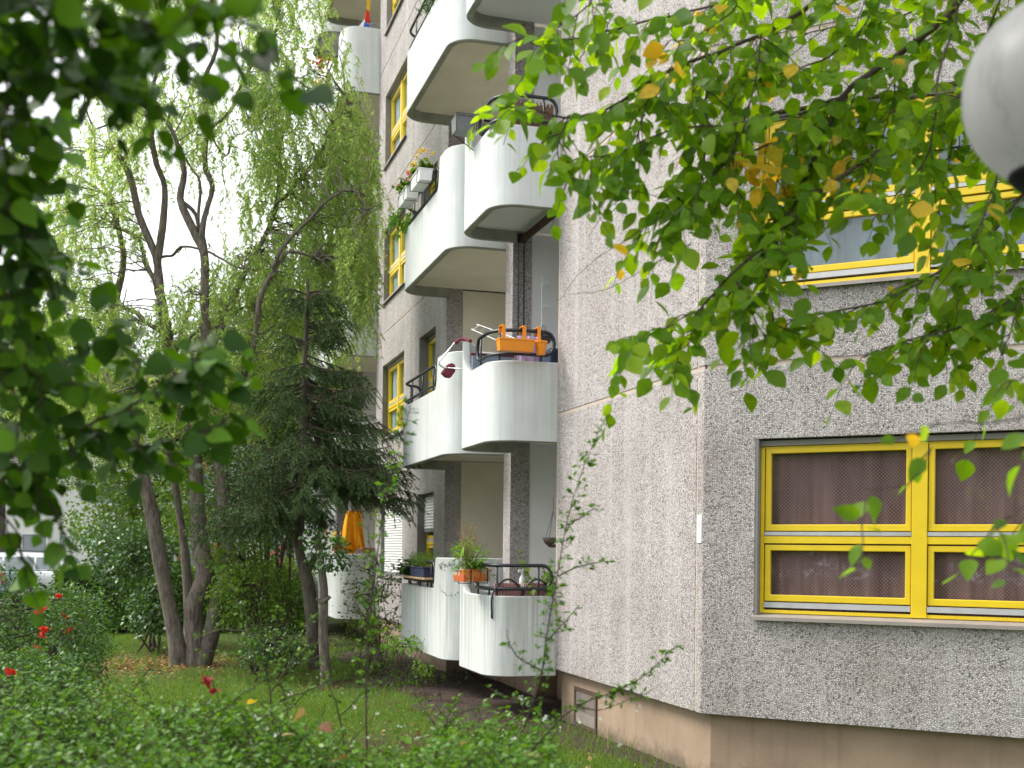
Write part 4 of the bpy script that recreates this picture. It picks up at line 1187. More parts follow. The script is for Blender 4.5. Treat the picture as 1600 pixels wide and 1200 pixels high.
cols = {'petal_yellow': (0, .05, -.05), 'petal_red': (0, .08, -.33), 'navy2': (0, .0, -.62)}
M['navy2'] = plain("blue_fabric", (0.05, 0.09, 0.40), .8)
MB().tube([(0, 0, .9), (0, 0.02, 0), (0, 0.05, -.45)], .006).build("cord", M['black'], t)
MB().prism([(-.03, -.5), (.05, -.48), (.03, -.1), (.06, .3), (-.02, .3), (-.05, -.1)], -.02, .02, fn=lambda a, b, c: (c, a - .02, b + .25)).build("yellow_tail", M['petal_yellow'], t)
MB().prism([(-.06, 0), (.06, .03), (.04, .24), (-.03, .22)], -.03, .03, fn=lambda a, b, c: (c, a, b - .5)).build("red_body", M['petal_red'], t)
MB().prism([(-.10, 0), (.08, .02), (.05, .22), (-.05, .2)], -.03, .03, fn=lambda a, b, c: (c, a + .02, b - .74)).build("blue_wing", M['navy2'], t)
MB().prism([(.0, 0), (.14, -.10), (.16, -.06), (.04, .12)], -.02, .02, fn=lambda a, b, c: (c, a + .03, b - .56)).build("white_wing", M['white_plastic'], t)
t = thing("flower_bunch", "bunch of red and yellow flowers on the far upper balcony corner", "flowers", W(13.9, 0.98, 12.75))
petals(rnd(16, .09) + np.array([0, 0, .45]), .075, M['petal_red'], "red_blossom", t)
petals(rnd(12, .10) + np.array([.25, 0, .02]), .07, M['petal_yellow'], "yellow_blossom", t)
bouquet(24, (0.2, 0.08), -.2, 0.3, 0.5, 0.08, M['leaf_herb'], "foliage", t, .4)
t = thing("flag_pole", "short dark pole sticking out over the far upper balcony", "pole", W(13.0, 0.9, 13.20))
MB().tube([(0, -0.2, -.35), (0.55, 0.10, 0.35)], .018, 8).build("shaft", M['grey_plastic'], t)
MB().lathe([(0.02, 0), (0.03, .02), (0.0, .05)], (0.55, 0.10, 0.35), 8).build("cap", M['grey_plastic'], t)

# plate with a red ring and a grey arc on the corner
pl = thing("wall_plate", "small white notice plate with a faint red ring on the building corner", "sign", W(S1 + 0.060, 0.001, 2.26))
MB().box((-0.040, 0.0, -0.125), (0.048, 0.008, 0.125)).build("plate", plain("white_enamel", (0.82, 0.83, 0.82), .3, var=.03), pl, bevel=.002)
def flat_ring(cx, cz, r0, r1, a0, a1, n=20):
    mb = MB(); vs = []
    for a in np.linspace(math.radians(a0), math.radians(a1), n):
        for r in (r0, r1): vs.append((cx + r * math.cos(a) * -1, 0.0095, cz + r * math.sin(a)))
    mb.add(vs, [(2 * i, 2 * i + 1, 2 * i + 3, 2 * i + 2) for i in range(n - 1)])
    return mb
flat_ring(0.004, 0.045, 0.012, 0.022, 0, 360).build("red_ring", plain("faded_red", (0.75, 0.30, 0.30), .5), pl)
flat_ring(0.004, 0.012, 0.020, 0.026, 180, 360).build("grey_arc", plain("faded_grey_blue", (0.45, 0.50, 0.58), .5), pl)
MB().box((-0.03, 0.0085, -0.042), (0.038, 0.0095, -0.038)).build("rule_line", plain("faded_grey", (0.6, 0.62, 0.64), .5), pl)
gm = MB()
for i in range(3):
    gm.box((-0.018 + i * 0.019, 0.0085, -0.098), (-0.016 + i * 0.019, 0.0095, -0.055))
    gm.box((-0.0181, 0.0096, -0.098 + i * 0.02), (0.022, 0.0102, -0.0965 + i * 0.02))
gm.build("green_grid", plain("faded_green", (0.60, 0.72, 0.64), .5), pl)

# globe street lamp at the right edge
lp = px(1660, 142, 2.5)
lamp = thing("street_lamp", "white globe lamp on a dark pole at the upper right edge", "street lamp", (lp[0], lp[1], 0), 0)
gz = lp[2]
m_, nt_, b_ = new_mat("opal_globe")
v_ = coords(nt_)
r_ = ramp(nt_, [(0.28, (0.36, 0.355, 0.35)), (0.45, (0.52, 0.52, 0.52)), (0.75, (0.58, 0.58, 0.585))])
vv = coords(nt_, (9, 9, 2.5))
nt_.links.new(noise_tex(nt_, vv, 2.0, 6, .7), r_.inputs[0]); nt_.links.new(r_.outputs[0], b_.inputs["Base Color"])
b_.inputs["Roughness"].default_value = .38
b_.inputs["Subsurface Weight"].default_value = 0.0
tl_ = nt_.nodes.new('ShaderNodeBsdfTranslucent'); nt_.links.new(r_.outputs[0], tl_.inputs[0])
ms_ = nt_.nodes.new('ShaderNodeMixShader'); ms_.inputs[0].default_value = .72
nt_.links.new(b_.outputs[0], ms_.inputs[1]); nt_.links.new(tl_.outputs[0], ms_.inputs[2]); nt_.links.new(ms_.outputs[0], nt_.nodes['Material Output'].inputs['Surface'])
M['matte_black'] = plain('matte_black', (.012, .012, .012), .8, spec=.15)
prof = [(0.2 * math.sin(a), gz - 0.2 * math.cos(a)) for a in np.linspace(0.34, math.pi, 28)]
MB().lathe(prof, sides=40).build("globe", m_, lamp, smooth=True)
MB().lathe([(0.038, gz - 0.27), (0.055, gz - 0.225), (0.095, gz - 0.192), (0.106, gz - 0.178), (0.104, gz - 0.168)], sides=24).build("collar", M['matte_black'], lamp, smooth=True, auto=40)
MB().lathe([(0.055, 0), (0.055, 0.8), (0.042, 0.85), (0.038, gz - 0.255)], sides=18).build("pole", M['black'], lamp, smooth=True, auto=40)

# ================================================================== plants
def sample_blobs(blobs, n, shell=0.45):
    """random points in ellipsoids (cx,cy,cz,rx,ry,rz[,weight]); shell>0 pushes them outwards"""
    B = np.array([b[:6] for b in blobs], float)
    w = np.array([(b[6] if len(b) > 6 else 1.0) for b in blobs]) * (B[:, 3] * B[:, 4] * B[:, 5]) ** 0.75
    idx = RNG.choice(len(B), n, p=w / w.sum())
    d = nrm(rnd(n)); r = RNG.uniform(0, 1, n) ** (1 / 3 * (1 - shell))
    return B[idx, :3] + d * r[:, None] * B[idx, 3:6], d, idx
def pblob(x, y, rx, ry, Y, depth=None, w=1.0):
    c = px(x, y, Y); k = Y / F_PX
    return (c[0], c[1], c[2], rx * k, depth if depth else (rx + ry) / 2 * k, ry * k, w)

def clumped_leaves(blobs, n_clump, per, clump_r, size, tmpl, droop=0.35, shell=0.5, up=0.8):
    C_, d, _ = sample_blobs(blobs, n_clump, shell)
    k = RNG.integers(int(per * .6), int(per * 1.4) + 1, n_clump)
    rep = np.repeat(np.arange(n_clump), k)
    off = rnd(len(rep)) * clump_r * np.array([1, 1, .7])
    P = C_[rep] + off
    D = nrm(off) * .7 + d[rep] * .5 + rnd(len(rep), .5) - np.array([0, 0, droop])
    N = np.array([0, 0, up]) + rnd(len(rep), .5) + d[rep] * .3
    S = size * RNG.uniform(.6, 1.2, len(rep))
    V, Fc = place(tmpl, P, D, N, S)
    return V, Fc, C_
def twigs_to(C_, anchors, r=0.006, sides=4, maxn=400):
    tb = TB(); A = np.array(anchors)
    sel = C_ if len(C_) <= maxn else C_[RNG.choice(len(C_), maxn, replace=False)]
    for c in sel:
        j = np.argmin(np.linalg.norm(A - c, axis=1) + .6 * np.maximum(0, A[:, 2] - c[2]))
        a = A[j]; m = (a + c) / 2 + rnd(1, .08 * np.linalg.norm(c - a))[0] + np.array([0, 0, .08 * np.linalg.norm(c - a)])
        q = smooth_path([a, m, c], 7)
        tb.tube(q, np.linspace(r * (1 + np.linalg.norm(c - a)), r * .4, 7), sides)
    return tb
def limb(pts, r0, r1, n=18, sides=9, wob=0.0, power=1.0):
    q = smooth_path(pts, n)
    if wob:
        q[1:-1] += np.cumsum(rnd(n - 2, wob), axis=0) * .5
    rr = r0 + (r1 - r0) * np.linspace(0, 1, n) ** power
    rr = rr * (1 + .10 * np.sin(np.linspace(0, 17, n) + RNG.uniform(0, 6)))
    return q, rr, sides

# ------------------------------------------------------------------ corkscrew willow
YW = 20.5
willow = thing("willow_tree", "corkscrew willow with several twisting trunks and drooping pale green leaves", "tree", px(300, 1040, YW) * np.array([1, 1, 0]), 0)
wo_ = np.array(willow.location)
def wp(pts, Y=YW): return [px(p[0], p[1], Y + (p[2] if len(p) > 2 else 0)) - wo_ for p in pts]
stems = [
    ([(282, 1050), (276, 1000), (262, 930), (252, 870), (240, 800), (226, 730), (205, 640, .3), (190, 560, .6), (182, 480, .9), (196, 400, 1.1), (182, 330, 1.2)], .16, .05),
    ([(300, 1062), (305, 1010), (300, 955), (318, 900), (308, 840), (305, 770), (300, 700), (284, 650), (268, 590), (256, 520), (246, 460), (240, 405), (214, 340), (200, 280), (178, 235)], .185, .045),
    ([(310, 1055), (330, 990), (340, 930), (358, 880), (350, 800), (345, 740), (338, 650, -.2), (322, 560, -.4), (318, 470, -.5), (318, 400, -.5), (302, 360, -.5), (281, 310, -.5), (287, 270, -.5), (276, 225, -.5), (262, 190, -.5)], .15, .035),
    ([(292, 1045), (296, 960, .5), (292, 880, .6), (282, 800, .7), (272, 740, .8), (262, 660, .9), (272, 560, 1.0), (300, 470, 1.2)], .095, .035),
]
tb = TB()
anch = []
for pts, r0, r1 in stems:
    q, rr, sd = limb(wp(pts), r0, r1, 44, 12, 0.008)
    tb.tube(q, rr, sd); anch += list(q[14:])
tr_ = tb.build("trunk", M['bark_willow'], willow)
limbs = [
    ([(244, 440), (255, 370), (254, 300), (242, 250), (240, 190), (236, 130), (250, 60), (244, -20)], .07, .028),
    ([(318, 400, -.5), (322, 340, -.5), (328, 290, -.4), (320, 260, -.3), (330, 200), (318, 130), (338, 60), (330, -30)], .055, .03),
    ([(281, 310, -.5), (296, 330, -.5), (308, 365, -.5), (310, 300, -.7), (290, 260, -.8), (270, 210, -.8)], .035, .018),
    ([(246, 460), (230, 410, .3), (210, 370, .5), (180, 350, .8), (160, 300, 1)], .05, .02),
    ([(240, 405), (270, 395), (300, 385, -.2), (340, 400, -.4), (380, 420, -.6)], .03, .015),
    ([(338, 650, -.2), (370, 600, -.6), (400, 530, -.8), (412, 460, -.9), (425, 420, -.9), (455, 395, -.9), (490, 400, -.9)], .06, .02),
    ([(322, 560, -.4), (360, 480, -.2), (400, 400, .2), (430, 320, .3), (440, 240, .4), (452, 180, .5), (440, 110, .5)], .065, .02),
    ([(430, 320, .3), (470, 280, .1), (500, 230, -.1), (520, 190, -.2), (540, 150, -.2)], .04, .012),
    ([(425, 420, -.9), (470, 350, -1), (510, 320, -1.2), (545, 300, -1.3), (570, 330, -1.3)], .035, .012),
    ([(256, 520), (220, 500, .6), (190, 480, .9), (150, 500, 1.2), (120, 540, 1.4)], .04, .015),
    ([(268, 590), (240, 600, -.5), (200, 610, -.8), (160, 640, -1)], .035, .012),
    ([(330, 200), (370, 150), (400, 90), (430, 40), (440, -40)], .04, .015),
    ([(182, 330, 1.2), (150, 270, 1.3), (140, 200, 1.2), (130, 140, 1)], .035, .012),
    ([(330, 200), (350, 240), (372, 210), (392, 195)], .02, .008),
    ([(262, 600), (290, 540), (320, 520), (350, 505), (385, 480)], .03, .01),
]
tb = TB()
for pts, r0, r1 in limbs:
    q, rr, sd = limb(wp(pts), r0, r1, 30, 8, 0.012)
    # corkscrew wander
    tt = np.linspace(0, 14, 30) + RNG.uniform(0, 6)
    q[2:-1] += np.stack([.035 * np.sin(tt), .05 * np.cos(tt * .9), 0 * tt], 1)[2:-1]
    tb.tube(q, rr, sd); anch += list(q[4:])
tb.build("limb", M['bark_willow'], willow)
wb = [  # foliage masses
    (480, 190, 80, 130, .8), (530, 330, 62, 120, 1.0), (440, 300, 70, 110, .65), (480, 430, 100, 90, 1.1), (552, 240, 38, 100, .8), (430, 80, 60, 80, .85), (410, 180, 40, 80, .7),
    (560, 410, 30, 80, .9), (390, 440, 60, 60, .9), (345, 440, 40, 34, .5), (285, 150, 70, 44, .7), (225, 150, 50, 40, .7), (335, 190, 36, 60, .5), (170, 185, 46, 55, .8),
    (140, 275, 46, 60, .7), (175, 345, 40, 55, .6), (118, 390, 44, 70, .8), (140, 490, 60, 60, .9), (205, 270, 22, 40, .4), (310, 480, 80, 50, .8), (200, 530, 50, 60, .9),
    (385, 550, 70, 60, .8), (430, 600, 60, 60, .6), (180, 620, 60, 60, .8), (320, -50, 130, 60, 1), (450, -60, 90, 80, 1), (200, -30, 100, 60, 1), (530, 110, 30, 60, .3), (572, 300, 22, 120, .5),
    (500, 520, 60, 40, .5), (300, 600, 60, 50, .6), (70, 300, 50, 120, .7), (60, 560, 60, 90, .8),
    (355, 330, 26, 40, .22), (300, 250, 40, 30, .18)]
blobs = [pblob(b[0], b[1], b[2], b[3], YW + RNG.uniform(-.7, .7), 1.2, b[4]) for b in wb]
NS = 4000
starts, dirs, _ = sample_blobs(blobs, NS, 0.3)
starts = starts - wo_
AN = np.array(anch)
P, D, N, S = [], [], [], []
tb = TB()
for i in range(NS):
    L = RNG.uniform(.35, 1.15)
    a = RNG.uniform(0, 2 * math.pi)
    h = np.array([math.cos(a), math.sin(a), 0]) * RNG.uniform(.1, .4)
    m = 9
    t = np.linspace(0, 1, m)
    ph = RNG.uniform(0, 6)
    q = starts[i] + np.outer(t, h) * L + np.outer(.12 * t - 1.0 * t ** 1.6, [0, 0, 1]) * L
    q[:, 0] += .05 * np.sin(t * 7 + ph) * L; q[:, 1] += .05 * np.cos(t * 6 + ph) * L
    tb.tube(q, np.linspace(.005, .0018, m), 3)
    k = int(L * 52)
    u = RNG.uniform(.05, 1, k)
    p = np.stack([np.interp(u, t, q[:, c]) for c in range(3)], 1)
    P.append(p)
    sd = RNG.uniform(0, 2 * math.pi, k)
    D.append(np.stack([np.cos(sd) * .7, np.sin(sd) * .7, -.75 + RNG.normal(0, .35, k)], 1)); N.append(rnd(k) + np.array([0, 0, .5])); S.append(RNG.uniform(.055, .115, k))
for c in starts[::6]:
    j = np.argmin(np.linalg.norm(AN - c, axis=1)); a_ = AN[j]
    q = smooth_path([a_, (a_ + c) / 2 + rnd(1, .10)[0] + np.array([0, 0, .12]), c], 9)
    q[1:-1] += rnd(7, .02)
    tb.tube(q, np.linspace(.014, .005, 9), 4)
tb.build("branchlet", M['twig_grey'], willow)["kind"] = "stuff"
V, Fc = place(leaf_small(.24, .3), np.concatenate(P), np.concatenate(D), np.concatenate(N), np.concatenate(S))
np_object("crown", V, Fc, M['leaf_willow'], willow)["kind"] = "stuff"

# ------------------------------------------------------------------ spruce
YS = 18.7
spruce = thing("spruce_tree", "dark drooping spruce between the willow and the flats", "tree", px(488, 1035, YS) * np.array([1, 1, 0]), 0)
so_ = np.array(spruce.location)
sp_pts = [px(x, y, YS) - so_ for x, y in [(490, 1045), (489, 1000), (486, 950), (480, 905), (468, 862), (466, 830), (472, 790), (474, 740), (476, 650), (478, 550), (480, 500), (481, 460), (482, 435)]]
q, rr, sd = limb(sp_pts, .115, .02, 40, 10, .004)
tb = TB(); tb.tube(q, rr, sd)
fk = smooth_path([px(478, 905, YS) - so_, px(487, 880, YS) - so_, px(496, 865, YS + .2) - so_], 8); tb.tube(fk, np.linspace(.05, .03, 8), 7)
fk = smooth_path([px(474, 790, YS) - so_, px(460, 760, YS) - so_, px(448, 715, YS + .2) - so_], 8); tb.tube(fk, np.linspace(.045, .02, 8), 7)
tb.build("trunk", M['bark_dark'], spruce)
P, D, S = [], [], []
tb = TB()
def ypx(y): return px(480, y, YS)[2]
for i in range(150):
    y = RNG.uniform(455, 805)
    a = RNG.uniform(0, 2 * math.pi)
    if RNG.uniform() < .30: a = RNG.uniform(-.7, .5)
    if abs(a) < 1.0 or a > 5.3: y = min(y, RNG.uniform(700, 752))
    z = ypx(y)
    f = (y - 425) / 360.0
    if False: a = 0       # heavier on the sunny side, towards the flats
    Lb = (0.22 + 1.55 * min(1, f)) * RNG.uniform(.65, 1.1) * (1.18 if abs(a) < .75 else 1.0)
    base = np.array([np.interp(z, q[:, 2], q[:, 0]), np.interp(z, q[:, 2], q[:, 1]), z])
    h = np.array([math.cos(a), math.sin(a), 0])
    t = np.linspace(0, 1, 10)
    sag = -.30 * t + .02 * t ** 2 if f > .35 else .25 * t - .1 * t * t
    if f > .35 and RNG.uniform() < .5: sag = -.35 * t + .28 * t ** 2.5
    bq = base + np.outer(t, h) * Lb + np.outer(sag, [0, 0, 1]) * Lb
    tb.tube(bq, np.linspace(.016, .004, 10), 4)
    side = np.array([-h[1], h[0], 0])
    nt_ = int(Lb * 27)
    for j in range(nt_):
        u = RNG.uniform(.12, 1)
        p0 = np.array([np.interp(u, t, bq[:, c]) for c in range(3)])
        sg = 1 if j % 2 else -1
        ln = RNG.uniform(.18, .50) * (1 - .45 * u)
        dv = nrm(h * RNG.uniform(.4, .9) + side * sg * RNG.uniform(.3, .9) + np.array([0, 0, -RNG.uniform(.25, 1.1)]))
        m = 6; tt = np.linspace(0, 1, m)
        tq = p0 + np.outer(tt, dv) * ln + np.outer(tt ** 2, [0, 0, -.25 * ln])
        tb.tube(tq, np.linspace(.004, .0015, m), 3)
        k = int(ln * 170) + 6
        uu = RNG.uniform(0, 1, k)
        pp = np.stack([np.interp(uu, tt, tq[:, c]) for c in range(3)], 1)
        P.append(pp); D.append(dv * .8 + rnd(k, .55)); S.append(RNG.uniform(.028, .055, k))
    k = int(Lb * 70); uu = RNG.uniform(.1, 1, k)
    P.append(np.stack([np.interp(uu, t, bq[:, c]) for c in range(3)], 1)); D.append(h * .6 + rnd(k, .6)); S.append(RNG.uniform(.022, .04, k))
tb.build("branch", M['twig'], spruce)["kind"] = "stuff"
P = np.concatenate(P); D = np.concatenate(D); S = np.concatenate(S)
V, Fc = place(leaf_needle(.27), P, D, rnd(len(P)), S)
np_object("crown", V, Fc, M['needle'], spruce)["kind"] = "stuff"

# thin cut-back trunk with two stubs and a tuft of rose leaves
post = thing("young_tree", "thin bare trunk with two sawn stubs and a tuft of leaves beside the white balcony", "tree", px(508, 1072, 17.8) * np.array([1, 1, 0]), 0)
po_ = np.array(post.location)
q = smooth_path([px(x, y, 17.8) - po_ for x, y in [(509, 1080), (508, 1040), (505, 990), (506, 930), (504, 900), (500, 872), (497, 840)]], 18)
tb = TB(); tb.tube(q, np.linspace(.085, .05, 18), 10); tb.build("trunk", M['bark_willow'], post)
for pts in ([(505, 942), (499, 939), (494, 935)], [(505, 940), (511, 936), (516, 932)]):
    tb = TB(); tb.tube(smooth_path([px(x, y, 17.75) - po_ for x, y in pts], 5), np.linspace(.035, .026, 5), 8); tb.build("sawn_stub", M['bark_willow'], post)
V, Fc, C_ = clumped_leaves([pblob(515, 868, 34, 26, 17.7, .25), pblob(490, 852, 24, 22, 17.8, .25), pblob(532, 880, 14, 16, 17.6, .15)], 46, 9, .06, .085, leaf_mid(.75))
np_object("crown", V - po_, Fc, M['leaf_dark'], post)

def bush(name, label, cat, blobs, base, n_clump, per, clump_r, size, mat, tmpl, group=None, stems=5, stem_r=.02, droop=.3, shell=.45, bark='twig', extra=None, trunk=None):
    b0 = np.array([base[0], base[1], 0.0])
    t = thing(name, label, cat, b0, 0, group)
    V, Fc, C_ = clumped_leaves(blobs, n_clump, per, clump_r, size, tmpl, droop, shell)
    o = np_object("crown" if cat == "tree" else "foliage", V - b0, Fc, mat, t)
    o["kind"] = "stuff"
    tb = TB(); an = []
    if trunk:
        for pts, r0, r1 in trunk:
            q, rr, sd = limb([np.array(p) - b0 for p in pts], r0, r1, 20, 8, .01); tb.tube(q, rr, sd); an += list(q[6:])
    else:
        B = np.array([b[:3] for b in blobs]) - b0
        for i in range(stems):
            tip = B[i % len(B)] + rnd(1, .15)[0]
            st = np.array([RNG.normal(0, .12), RNG.normal(0, .12), -.05])
            q, rr, sd = limb([st, st * .5 + tip * .4 + rnd(1, .06)[0], tip], stem_r, stem_r * .35, 12, 6, .008); tb.tube(q, rr, sd); an += list(q[3:])
    tb.build("trunk" if cat == "tree" else "stem", M['bark_dark'] if cat == "tree" else M[bark], t)
    tw = twigs_to(C_ - b0, an, .005, 4, 260)
    tw.build("branchlet", M[bark], t)["kind"] = "stuff"
    return t, b0

bush("background_tree", "pale green tree seen hazily through the middle of the willow", "tree", [pblob(380, 520, 70, 80, 30, 1.3), pblob(330, 560, 70, 70, 30, 1.3), pblob(440, 470, 50, 60, 30, 1.1), pblob(250, 560, 60, 60, 31, 1.2, .7)], px(375, 965, 30), 420, 14, .22, .12, M['leaf_hedge'], leaf_mid(.6), trunk=[([px(375, 965, 30) * [1, 1, 0], px(378, 860, 30), px(372, 720, 30), px(376, 570, 30)], .14, .04)], group="trees beyond the hedge")
# dark glossy bushes under and behind the trees
bush("dark_bush", "tall dark glossy bush behind the spruce trunk", "bush", [pblob(430, 640, 50, 60, 21.5, .7), pblob(410, 730, 80, 80, 21.5, .9), pblob(370, 800, 46, 50, 21.5, .7), pblob(440, 800, 55, 60, 21.3, .7), pblob(480, 690, 50, 70, 20.6, .6)], px(415, 1010, 21.5), 620, 16, .10, .085, M['leaf_dark'], leaf_mid(.6), stems=9, stem_r=.045)
bush("leafy_bush", "leafy green bush with dark stems between the willow trunks and the spruce", "bush", [pblob(400, 920, 60, 45, 19.6, .6), pblob(450, 945, 40, 40, 19.6, .5), pblob(380, 870, 50, 40, 20.2, .6), pblob(360, 940, 30, 40, 19.8, .5)], px(405, 1025, 19.6), 330, 14, .09, .07, M['leaf_mid'], leaf_mid(.6), stems=9, stem_r=.035)
bush("low_bush", "low dark bush on the ground just left of the thin bare trunk", "bush", [pblob(425, 1005, 45, 30, 18.4, .5), pblob(462, 1020, 24, 22, 18.4, .35), pblob(395, 1020, 26, 22, 18.2, .35)], px(425, 1045, 18.4), 150, 14, .07, .06, M['leaf_dark'], leaf_mid(.6), stems=6, stem_r=.03)
bush("rose_bush", "tall thin rose bush with pale fresh leaves in front of the far white balcony", "bush", [pblob(580, 905, 44, 42, 19.2, .4), pblob(600, 950, 36, 40, 19.2, .35), pblob(560, 960, 28, 36, 19.3, .3, .6), pblob(585, 990, 40, 24, 19.0, .35)], px(588, 1000, 19.2), 170, 8, .07, .062, M['leaf_mid'], leaf_mid(.62), stems=14, stem_r=.012)
bush("shade_bush", "dark shady bush left of the thickest willow trunk", "bush", [pblob(225, 885, 50, 70, 24, .8), pblob(190, 860, 50, 50, 25, .8), pblob(240, 950, 30, 44, 23, .6)], px(238, 1000, 23.2), 420, 15, .11, .10, M['leaf_dark'], leaf_mid(.7), stems=7, stem_r=.03)
t, b0 = bush("flowering_bush", "bush with pink and white blossom behind the spruce trunk", "bush", [pblob(435, 890, 44, 26, 25, .5), pblob(405, 885, 30, 22, 25, .4), pblob(465, 900, 26, 26, 24.6, .4)], px(435, 975, 25), 170, 12, .09, .07, M['leaf_mid'], leaf_mid(.6), stems=8, stem_r=.02)
petals(np.array([px(437 + RNG.normal(0, 5), 868 + RNG.normal(0, 5), 24.3) for _ in range(8)]) - b0, .07, M['petal_pink'], "blossom", t)
petals(np.array([px(408 + RNG.normal(0, 9), 876 + RNG.normal(0, 4), 24.3) for _ in range(9)]) - b0, .07, M['petal_white'], "blossom", t)
bush("corner_shrub", "small fresh green shrub on the bare earth under the left balcony edge", "bush", [pblob(628, 1008, 22, 12, 17.6, .2), pblob(650, 1012, 12, 9, 17.2, .15)], px(630, 1022, 17.6), 46, 8, .05, .06, M['leaf_herb'], leaf_mid(.6), stems=6, stem_r=.008)
bush("weed_clump", "small weed on the bare earth in front of the support pier", "plant", [pblob(662, 1044, 13, 9, 15.8, .12)], px(662, 1052, 15.8), 18, 7, .04, .07, M['leaf_mid'], leaf_mid(.4), stems=4, stem_r=.006)

# background trees beyond the hedge
bush("background_tree", "broad mid-green tree behind the willow on the left", "tree", [pblob(200, 690, 110, 120, 36, 2), pblob(130, 600, 80, 110, 37, 2, .8), pblob(260, 780, 80, 80, 35, 1.5), pblob(200, 820, 90, 50, 35, 1.6)], px(215, 930, 36), 900, 15, .24, .15, M['leaf_mid'], leaf_mid(.65), trunk=[([px(215, 930, 36) * [1, 1, 0], px(214, 850, 36), px(205, 760, 36), px(200, 680, 36)], .2, .06), ([px(212, 840, 36), px(240, 780, 35.5), px(262, 740, 35)], .1, .03)], group="trees beyond the hedge")
bush("background_tree", "denser green tree directly behind the twisting trunks", "tree", [pblob(330, 720, 90, 120, 33, 1.8), pblob(380, 640, 70, 80, 33, 1.6), pblob(340, 830, 80, 50, 32, 1.4), pblob(300, 640, 70, 70, 34, 1.5)], px(345, 945, 33), 900, 15, .22, .14, M['leaf_mid'], leaf_mid(.65), trunk=[([px(345, 945, 33) * [1, 1, 0], px(347, 860, 33), px(342, 780, 33), px(336, 700, 33)], .18, .05)], group="trees beyond the hedge")
bush("background_tree", "yellowish loose tree behind the spruce", "tree", [pblob(450, 560, 66, 110, 31, 1.5), pblob(420, 700, 60, 90, 31, 1.4), pblob(500, 470, 50, 80, 32, 1.3)], px(455, 960, 31), 560, 14, .24, .13, M['leaf_hedge'], leaf_mid(.6), trunk=[([px(455, 960, 31) * [1, 1, 0], px(453, 860, 31), px(450, 720, 31), px(452, 580, 31)], .16, .04)], group="trees beyond the hedge")
bush("background_tree", "dark tree at the far left above the parked cars", "tree", [pblob(40, 560, 90, 130, 42, 2.5), pblob(-60, 640, 90, 120, 42, 2.5), pblob(70, 700, 60, 60, 41, 2, .5)], px(0, 930, 42), 620, 15, .28, .17, M['leaf_mid'], leaf_mid(.65), trunk=[([px(0, 930, 42) * [1, 1, 0], px(2, 800, 42), px(10, 680, 42), px(20, 580, 42)], .22, .06)], group="trees beyond the hedge")

# trimmed hedge along the far edge of the lawn
hd_ = thing("hedge", "long trimmed green hedge between the lawn and the street", "hedge", (-9.5, 28.6, 0), 0)
def hedge_leaves(x0, x1, y0, y1, z1, n, size):
    P = []
    lx, ly = x1 - x0, y1 - y0
    ar = np.array([lx * z1, lx * ly, ly * z1]); ar = ar / ar.sum()
    f = RNG.choice(3, n, p=ar)
    u, v = RNG.uniform(0, 1, n), RNG.uniform(0, 1, n)
    p = np.where((f == 0)[:, None], np.stack([x0 + u * lx, np.full(n, y0), v * z1], 1), np.where((f == 1)[:, None], np.stack([x0 + u * lx, y0 + v * ly, np.full(n, z1)], 1), np.stack([np.full(n, x1), y0 + u * ly, v * z1], 1)))
    nn = np.where((f == 0)[:, None], np.array([[0, -1., .2]]), np.where((f == 1)[:, None], np.array([[0, -.2, 1.]]), np.array([[1., -.2, .2]])))
    p = p + nn * (RNG.normal(0, .05, n) - .02)[:, None] + rnd(n, .03)
    p[:, 2] += .05 * np.sin(p[:, 0] * 2.1) + .03 * np.sin(p[:, 0] * 5.3)
    return p, nn
P, NN = hedge_leaves(-1.35, 4.6, -.7, .7, 1.53, 13000, .06)
V, Fc = place(leaf_mid(.55), P, NN * .4 + rnd(len(P), .7) + np.array([0, 0, .2]), NN + rnd(len(P), .5), RNG.uniform(.05, .10, len(P)))
np_object("foliage", V, Fc, M['leaf_hedge'], hd_)["kind"] = "stuff"
MB().box((-1.3, -.6, 0.1), (4.5, .6, 1.44)).build("dark_core", plain("hedge_inside", (0.02, 0.026, 0.012), .95, var=.5, scale=14), hd_)  # solid dark box behind the leaves closes the view through the hedge
tb = TB()
for i in range(60):
    x = -1.2 + 5.6 * i / 59; tb.tube([(x, RNG.uniform(-.5, .3), 0), (x + RNG.normal(0, .05), -.55, .4), (x + RNG.normal(0, .1), -.66, .9)], np.array([.018, .012, .006]), 5)
tb.build("stem", M['twig'], hd_)["kind"] = "stuff"

# rose hedge at the left with red blooms
rose = [pblob(40, 1010, 110, 96, 11.5, .9), pblob(110, 985, 52, 66, 12.5, .7), pblob(-60, 980, 90, 110, 11, 1), pblob(130, 1040, 30, 50, 13, .5)]
t, b0 = bush("rose_hedge", "rounded rose hedge with red blooms at the left edge", "hedge", rose, px(60, 1150, 11.5), 1150, 16, .075, .045, M['leaf_rose'], leaf_mid(.62), stems=16, stem_r=.012, shell=.62)
def rose_bloom(p, par, size=.036, mat='petal_red'):
    o = petals(np.array([p]), size, M[mat], "blossom", par, 16)
    return o
for x, y, Y in [(66, 950, 10.6), (58, 947, 10.6), (61, 958, 10.6), (72, 984, 10.3), (65, 990, 10.3), (68, 982, 10.3), (102, 961, 11.4), (105, 985, 11.4), (12, 1046, 9.9), (16, 1050, 9.9), (92, 932, 11.6), (55, 1012, 10.2)]:
    rose_bloom(px(x, y, Y - .25) - b0, t)
rose2 = [pblob(0, 1120, 120, 100, 8.6, .8), pblob(110, 1150, 70, 60, 8.8, .6), pblob(60, 1070, 60, 50, 9.3, .6)]
